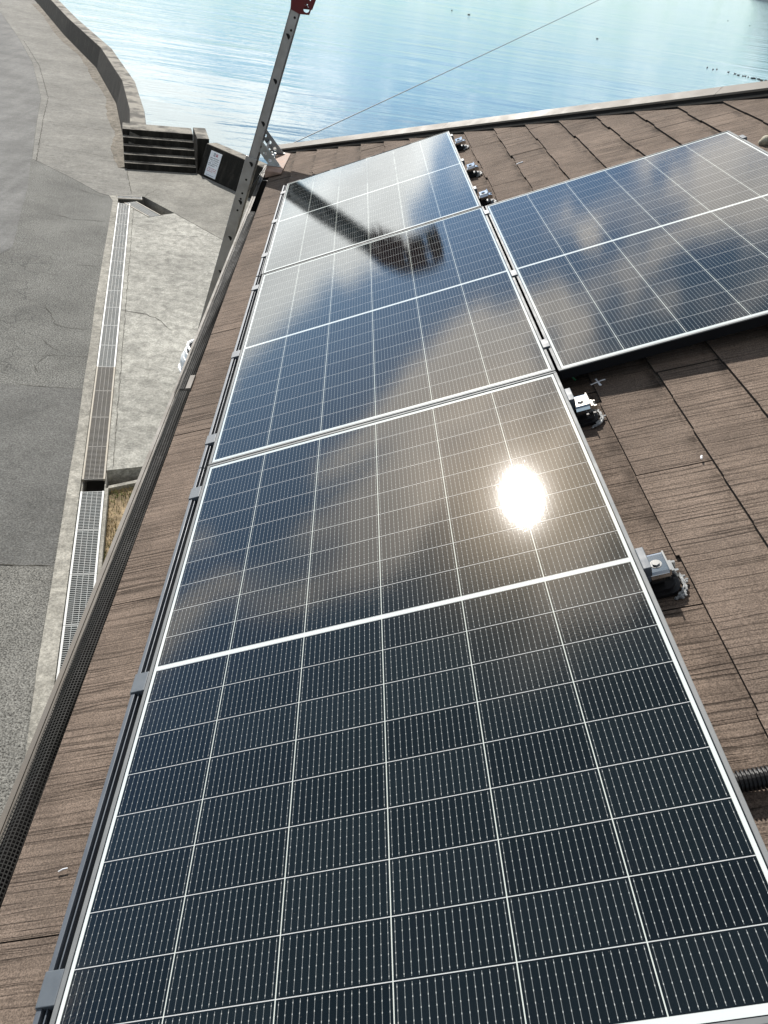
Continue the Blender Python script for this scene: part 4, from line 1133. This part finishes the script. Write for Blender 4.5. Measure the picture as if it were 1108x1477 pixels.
# ------------------------------------------------------------------ car in the yard, mostly hidden below the gutter
def make_car():
    root = empty("parked_car", (-1.02, 14.45, 0), (0, 0, math.atan2(-.6, -.8)))
    tag(root, "white car parked in the yard, its nose showing past the gutter", "car")
    # sections along length x (nose +1.75): (x, half width, bottom z, shoulder z, roof z, roof half width)
    paint = weathered("white_car_paint", (0.80, 0.81, 0.81), .22, 0, .03, 3)
    secs = [(-1.72, .60, .40, .85, .95, .50), (-1.66, .70, .28, .92, 1.45, .52), (-1.45, .74, .22, .95, 1.58, .57), (-.6, .745, .20, .95, 1.62, .60), (.30, .745, .20, .95, 1.60, .60),
            (.62, .745, .20, .96, 1.50, .58), (1.08, .745, .20, .97, 1.02, .66), (1.40, .73, .22, .90, .95, .62), (1.60, .69, .26, .80, .85, .56), (1.72, .60, .34, .70, .72, .46), (1.76, .48, .42, .60, .62, .36)]
    vs = []; k = 0
    for x, hw, zb_, zs, zt, rw in secs:
        ring = [(x, -hw * .9, zb_), (x, -hw, zb_ + .12), (x, -hw, zs - .1), (x, -hw * .97, zs), (x, -rw, zt - .05), (x, -rw * .8, zt), (x, 0, zt + .02)]
        ring += [(a, -b, c) for a, b, c in reversed(ring[:-1])]
        vs += ring; k = len(ring)
    fs = []
    for i in range(len(secs) - 1):
        for j in range(k): fs.append((i * k + j, i * k + (j + 1) % k, (i + 1) * k + (j + 1) % k, (i + 1) * k + j))
    fs += [tuple(range(k)), tuple(range(len(vs) - 1, len(vs) - k - 1, -1))]
    o_ = MB().add(vs, fs).build("body", paint, root, smooth=True)
    md = o_.modifiers.new("s", 'SUBSURF'); md.levels = 2; md.render_levels = 2
    gl = material("car_window_glass", (0.01, 0.012, 0.014), .05)[0]
    m_ = MB(); m_.hexa([(.66, -.56, 1.40), (1.06, -.64, 1.02), (1.06, .64, 1.02), (.66, .56, 1.40)], [(.68, -.55, 1.425), (1.09, -.63, 1.04), (1.09, .63, 1.04), (.68, .55, 1.425)]); m_.build("windscreen", gl, root)
    for sgn in (-1, 1):
        m_ = MB(); m_.hexa([(-1.3, sgn * .70, 1.02), (.75, sgn * .71, 1.02), (.75, sgn * .735, 1.02), (-1.3, sgn * .725, 1.02)], [(-1.2, sgn * .60, 1.45), (.45, sgn * .60, 1.45), (.45, sgn * .63, 1.45), (-1.2, sgn * .63, 1.45)]); m_.build("side_window", gl, root)
        for xw in (-1.15, 1.12):
            m_ = MB(); m_.tube([(xw, sgn * .60, .28), (xw, sgn * .755, .28)], .28, 24); wh = m_.build("wheel", MT['rubber'], root)
            m_ = MB(); m_.tube([(xw, sgn * .755, .28), (xw, sgn * .765, .28)], .18, 20); m_.build("rim", MT['alu'], wh)
        m_ = MB(); m_.ellipsoid((1.34, sgn * .60, .86), (.13, .10, .06), 14, 8); m_.build("headlight", material("headlight_lens", (.55, .58, .6), .08)[0], root, smooth=True)
        m_ = MB(); m_.ellipsoid((.72, sgn * .85, 1.02), (.06, .10, .07), 10, 6); m_.build("side_mirror", paint, root, smooth=True)
    # grille: dark recess with bright bars on the sloping nose
    W = [(1.10, -.770), (1.30, -.768), (1.50, -.745), (1.63, -.69), (1.72, -.58), (1.765, -.40), (1.78, -.15)]
    W = W + [(x, -y) for x, y in reversed(W)]
    def nose(p, t, o=0.0): return (.9 + (p[0] - .9) * (1 - .20 * t) + o * .8, p[1] * (1 - .10 * t) * (1 + o), .45 + .46 * t + o * .6)
    m_ = MB(); vs = []
    for p in W: vs += [nose(p, 0), nose(p, 1)]
    vs2 = [(a - .06, b * .96, c - .03) for a, b, c in vs]; nn_ = len(vs); ny = len(W)
    m_.add(vs + vs2, [(2 * i, 2 * i + 2, 2 * i + 3, 2 * i + 1) for i in range(ny - 1)] + [(2 * i + 1, 2 * i + 3, nn_ + 2 * i + 3, nn_ + 2 * i + 1) for i in range(ny - 1)])
    gr = m_.build("grille", MT['rubber'], root)
    for t in (.02, .27, .52, .77, 1.0):
        m_ = MB(); m_.tube([nose(p, t, .018) for p in W], .030, 6); m_.build("grille_bar", paint, gr)
    m_ = MB(); m_.hexa([(1.55, -.62, .20), (1.74, -.5, .22), (1.74, .5, .22), (1.55, .62, .20)], [(1.55, -.64, .33), (1.775, -.5, .34), (1.775, .5, .34), (1.55, .64, .33)]); m_.build("lower_bumper", MT['alu_side'], root)
make_car()

# ------------------------------------------------------------------ water birds
def duck_mesh():
    m_ = MB()
    m_.ellipsoid((0, 0, .03), (.20, .10, .085), 10, 6); m_.ellipsoid((-.19, 0, .075), (.07, .04, .03), 8, 4)
    m_.tube([(.13, 0, .06), (.175, 0, .10), (.19, 0, .13)], [.045, .03, .035], 7); m_.ellipsoid((.205, 0, .14), (.05, .035, .038), 8, 5); m_.tube([(.24, 0, .137), (.295, 0, .13)], [.018, .012], 6)
    return m_
mduck = weathered("dark_feathers", (0.035, 0.03, 0.026), .7, 0, .3, 9)
rdk = random.Random(21)
# positions along the raft of birds, right of the picture, plus a few strays
line = [(x_, y_) for x_, y_ in ((51.2, 125.4), (51.5, 123.9), (52.5, 125.0), (53.6, 123.4), (54.2, 122.4), (54.2, 121.2), (54.8, 121.0), (55.3, 121.4), (55.4, 120.6), (55.7, 119.9), (56.1, 120.1),
        (56.6, 120.0), (56.6, 119.3), (56.5, 118.6), (56.2, 118.0), (57.0, 118.6), (57.2, 118.3), (57.4, 119.0), (57.9, 118.6), (57.6, 117.8), (58.1, 118.1), (58.5, 117.4), (59.4, 117.0), (59.1, 116.4), (59.0, 116.0))]
stray = [(17.3, 161.0), (19.9, 157.1), (40.5, 147.7), (140.7, 340.0), (143.0, 325.0), (150.0, 322.0)]
proto = None
for i, (x, y) in enumerate(line + stray):
    lab = "small dark water bird in the raft of birds floating beyond the hip" if i < len(line) else "lone dark water bird floating far out, away from the raft"
    grp = "water birds in a raft" if i < len(line) else "stray water birds"
    if proto is None: proto = duck_mesh().build("water_bird", mduck, smooth=True); o = proto
    else: o = proto.copy(); COL.objects.link(o)
    tag(o, lab, "bird", grp)
    o.location = (x, y, -1.5); o.rotation_euler = (0, 0, rdk.uniform(0, 6.28)); sc = rdk.uniform(0.8, 1.1); o.scale = (sc,) * 3

# ------------------------------------------------------------------ far shore
mfar, ntf, bf = material("hazy_wooded_hills", (0.035, 0.06, 0.075), .95, spec=.1)
nf = ntf.noise(ntf.pos(), .02, 5, .7); ntf.l.new(ntf.mix(ntf.ramp(nf, .35, .65), (0.03, 0.05, 0.06), (0.06, 0.10, 0.12)), bf.inputs['Base Color'])  # bluish tone puts the distance haze into the hill colour
mb = MB(); nx = 60; rows = 8; rh = random.Random(4)
vs = []
hs = [40 + 60 * abs(math.sin(i * .23 + 1)) + 35 * abs(math.sin(i * .61)) + rh.uniform(0, 12) for i in range(nx + 1)]
for j in range(rows + 1):
    for i in range(nx + 1):
        t = j / rows; a = R_(23.2 + i * 1.0); rad = 2010 + 700 * t + 20 * math.sin(i * .9)
        edge = min(1, i / 3.0)
        vs.append((rad * math.sin(a), rad * math.cos(a), -1.6 + edge * hs[i] * math.sin(math.pi * t * .5 + 0) ** .8 + (rh.uniform(-4, 4) if 0 < j else 0)))
mb.add(vs, [(j * (nx + 1) + i, j * (nx + 1) + i + 1, (j + 1) * (nx + 1) + i + 1, (j + 1) * (nx + 1) + i) for j in range(rows) for i in range(nx)])
structure(mb.build("hills", mfar, smooth=True))
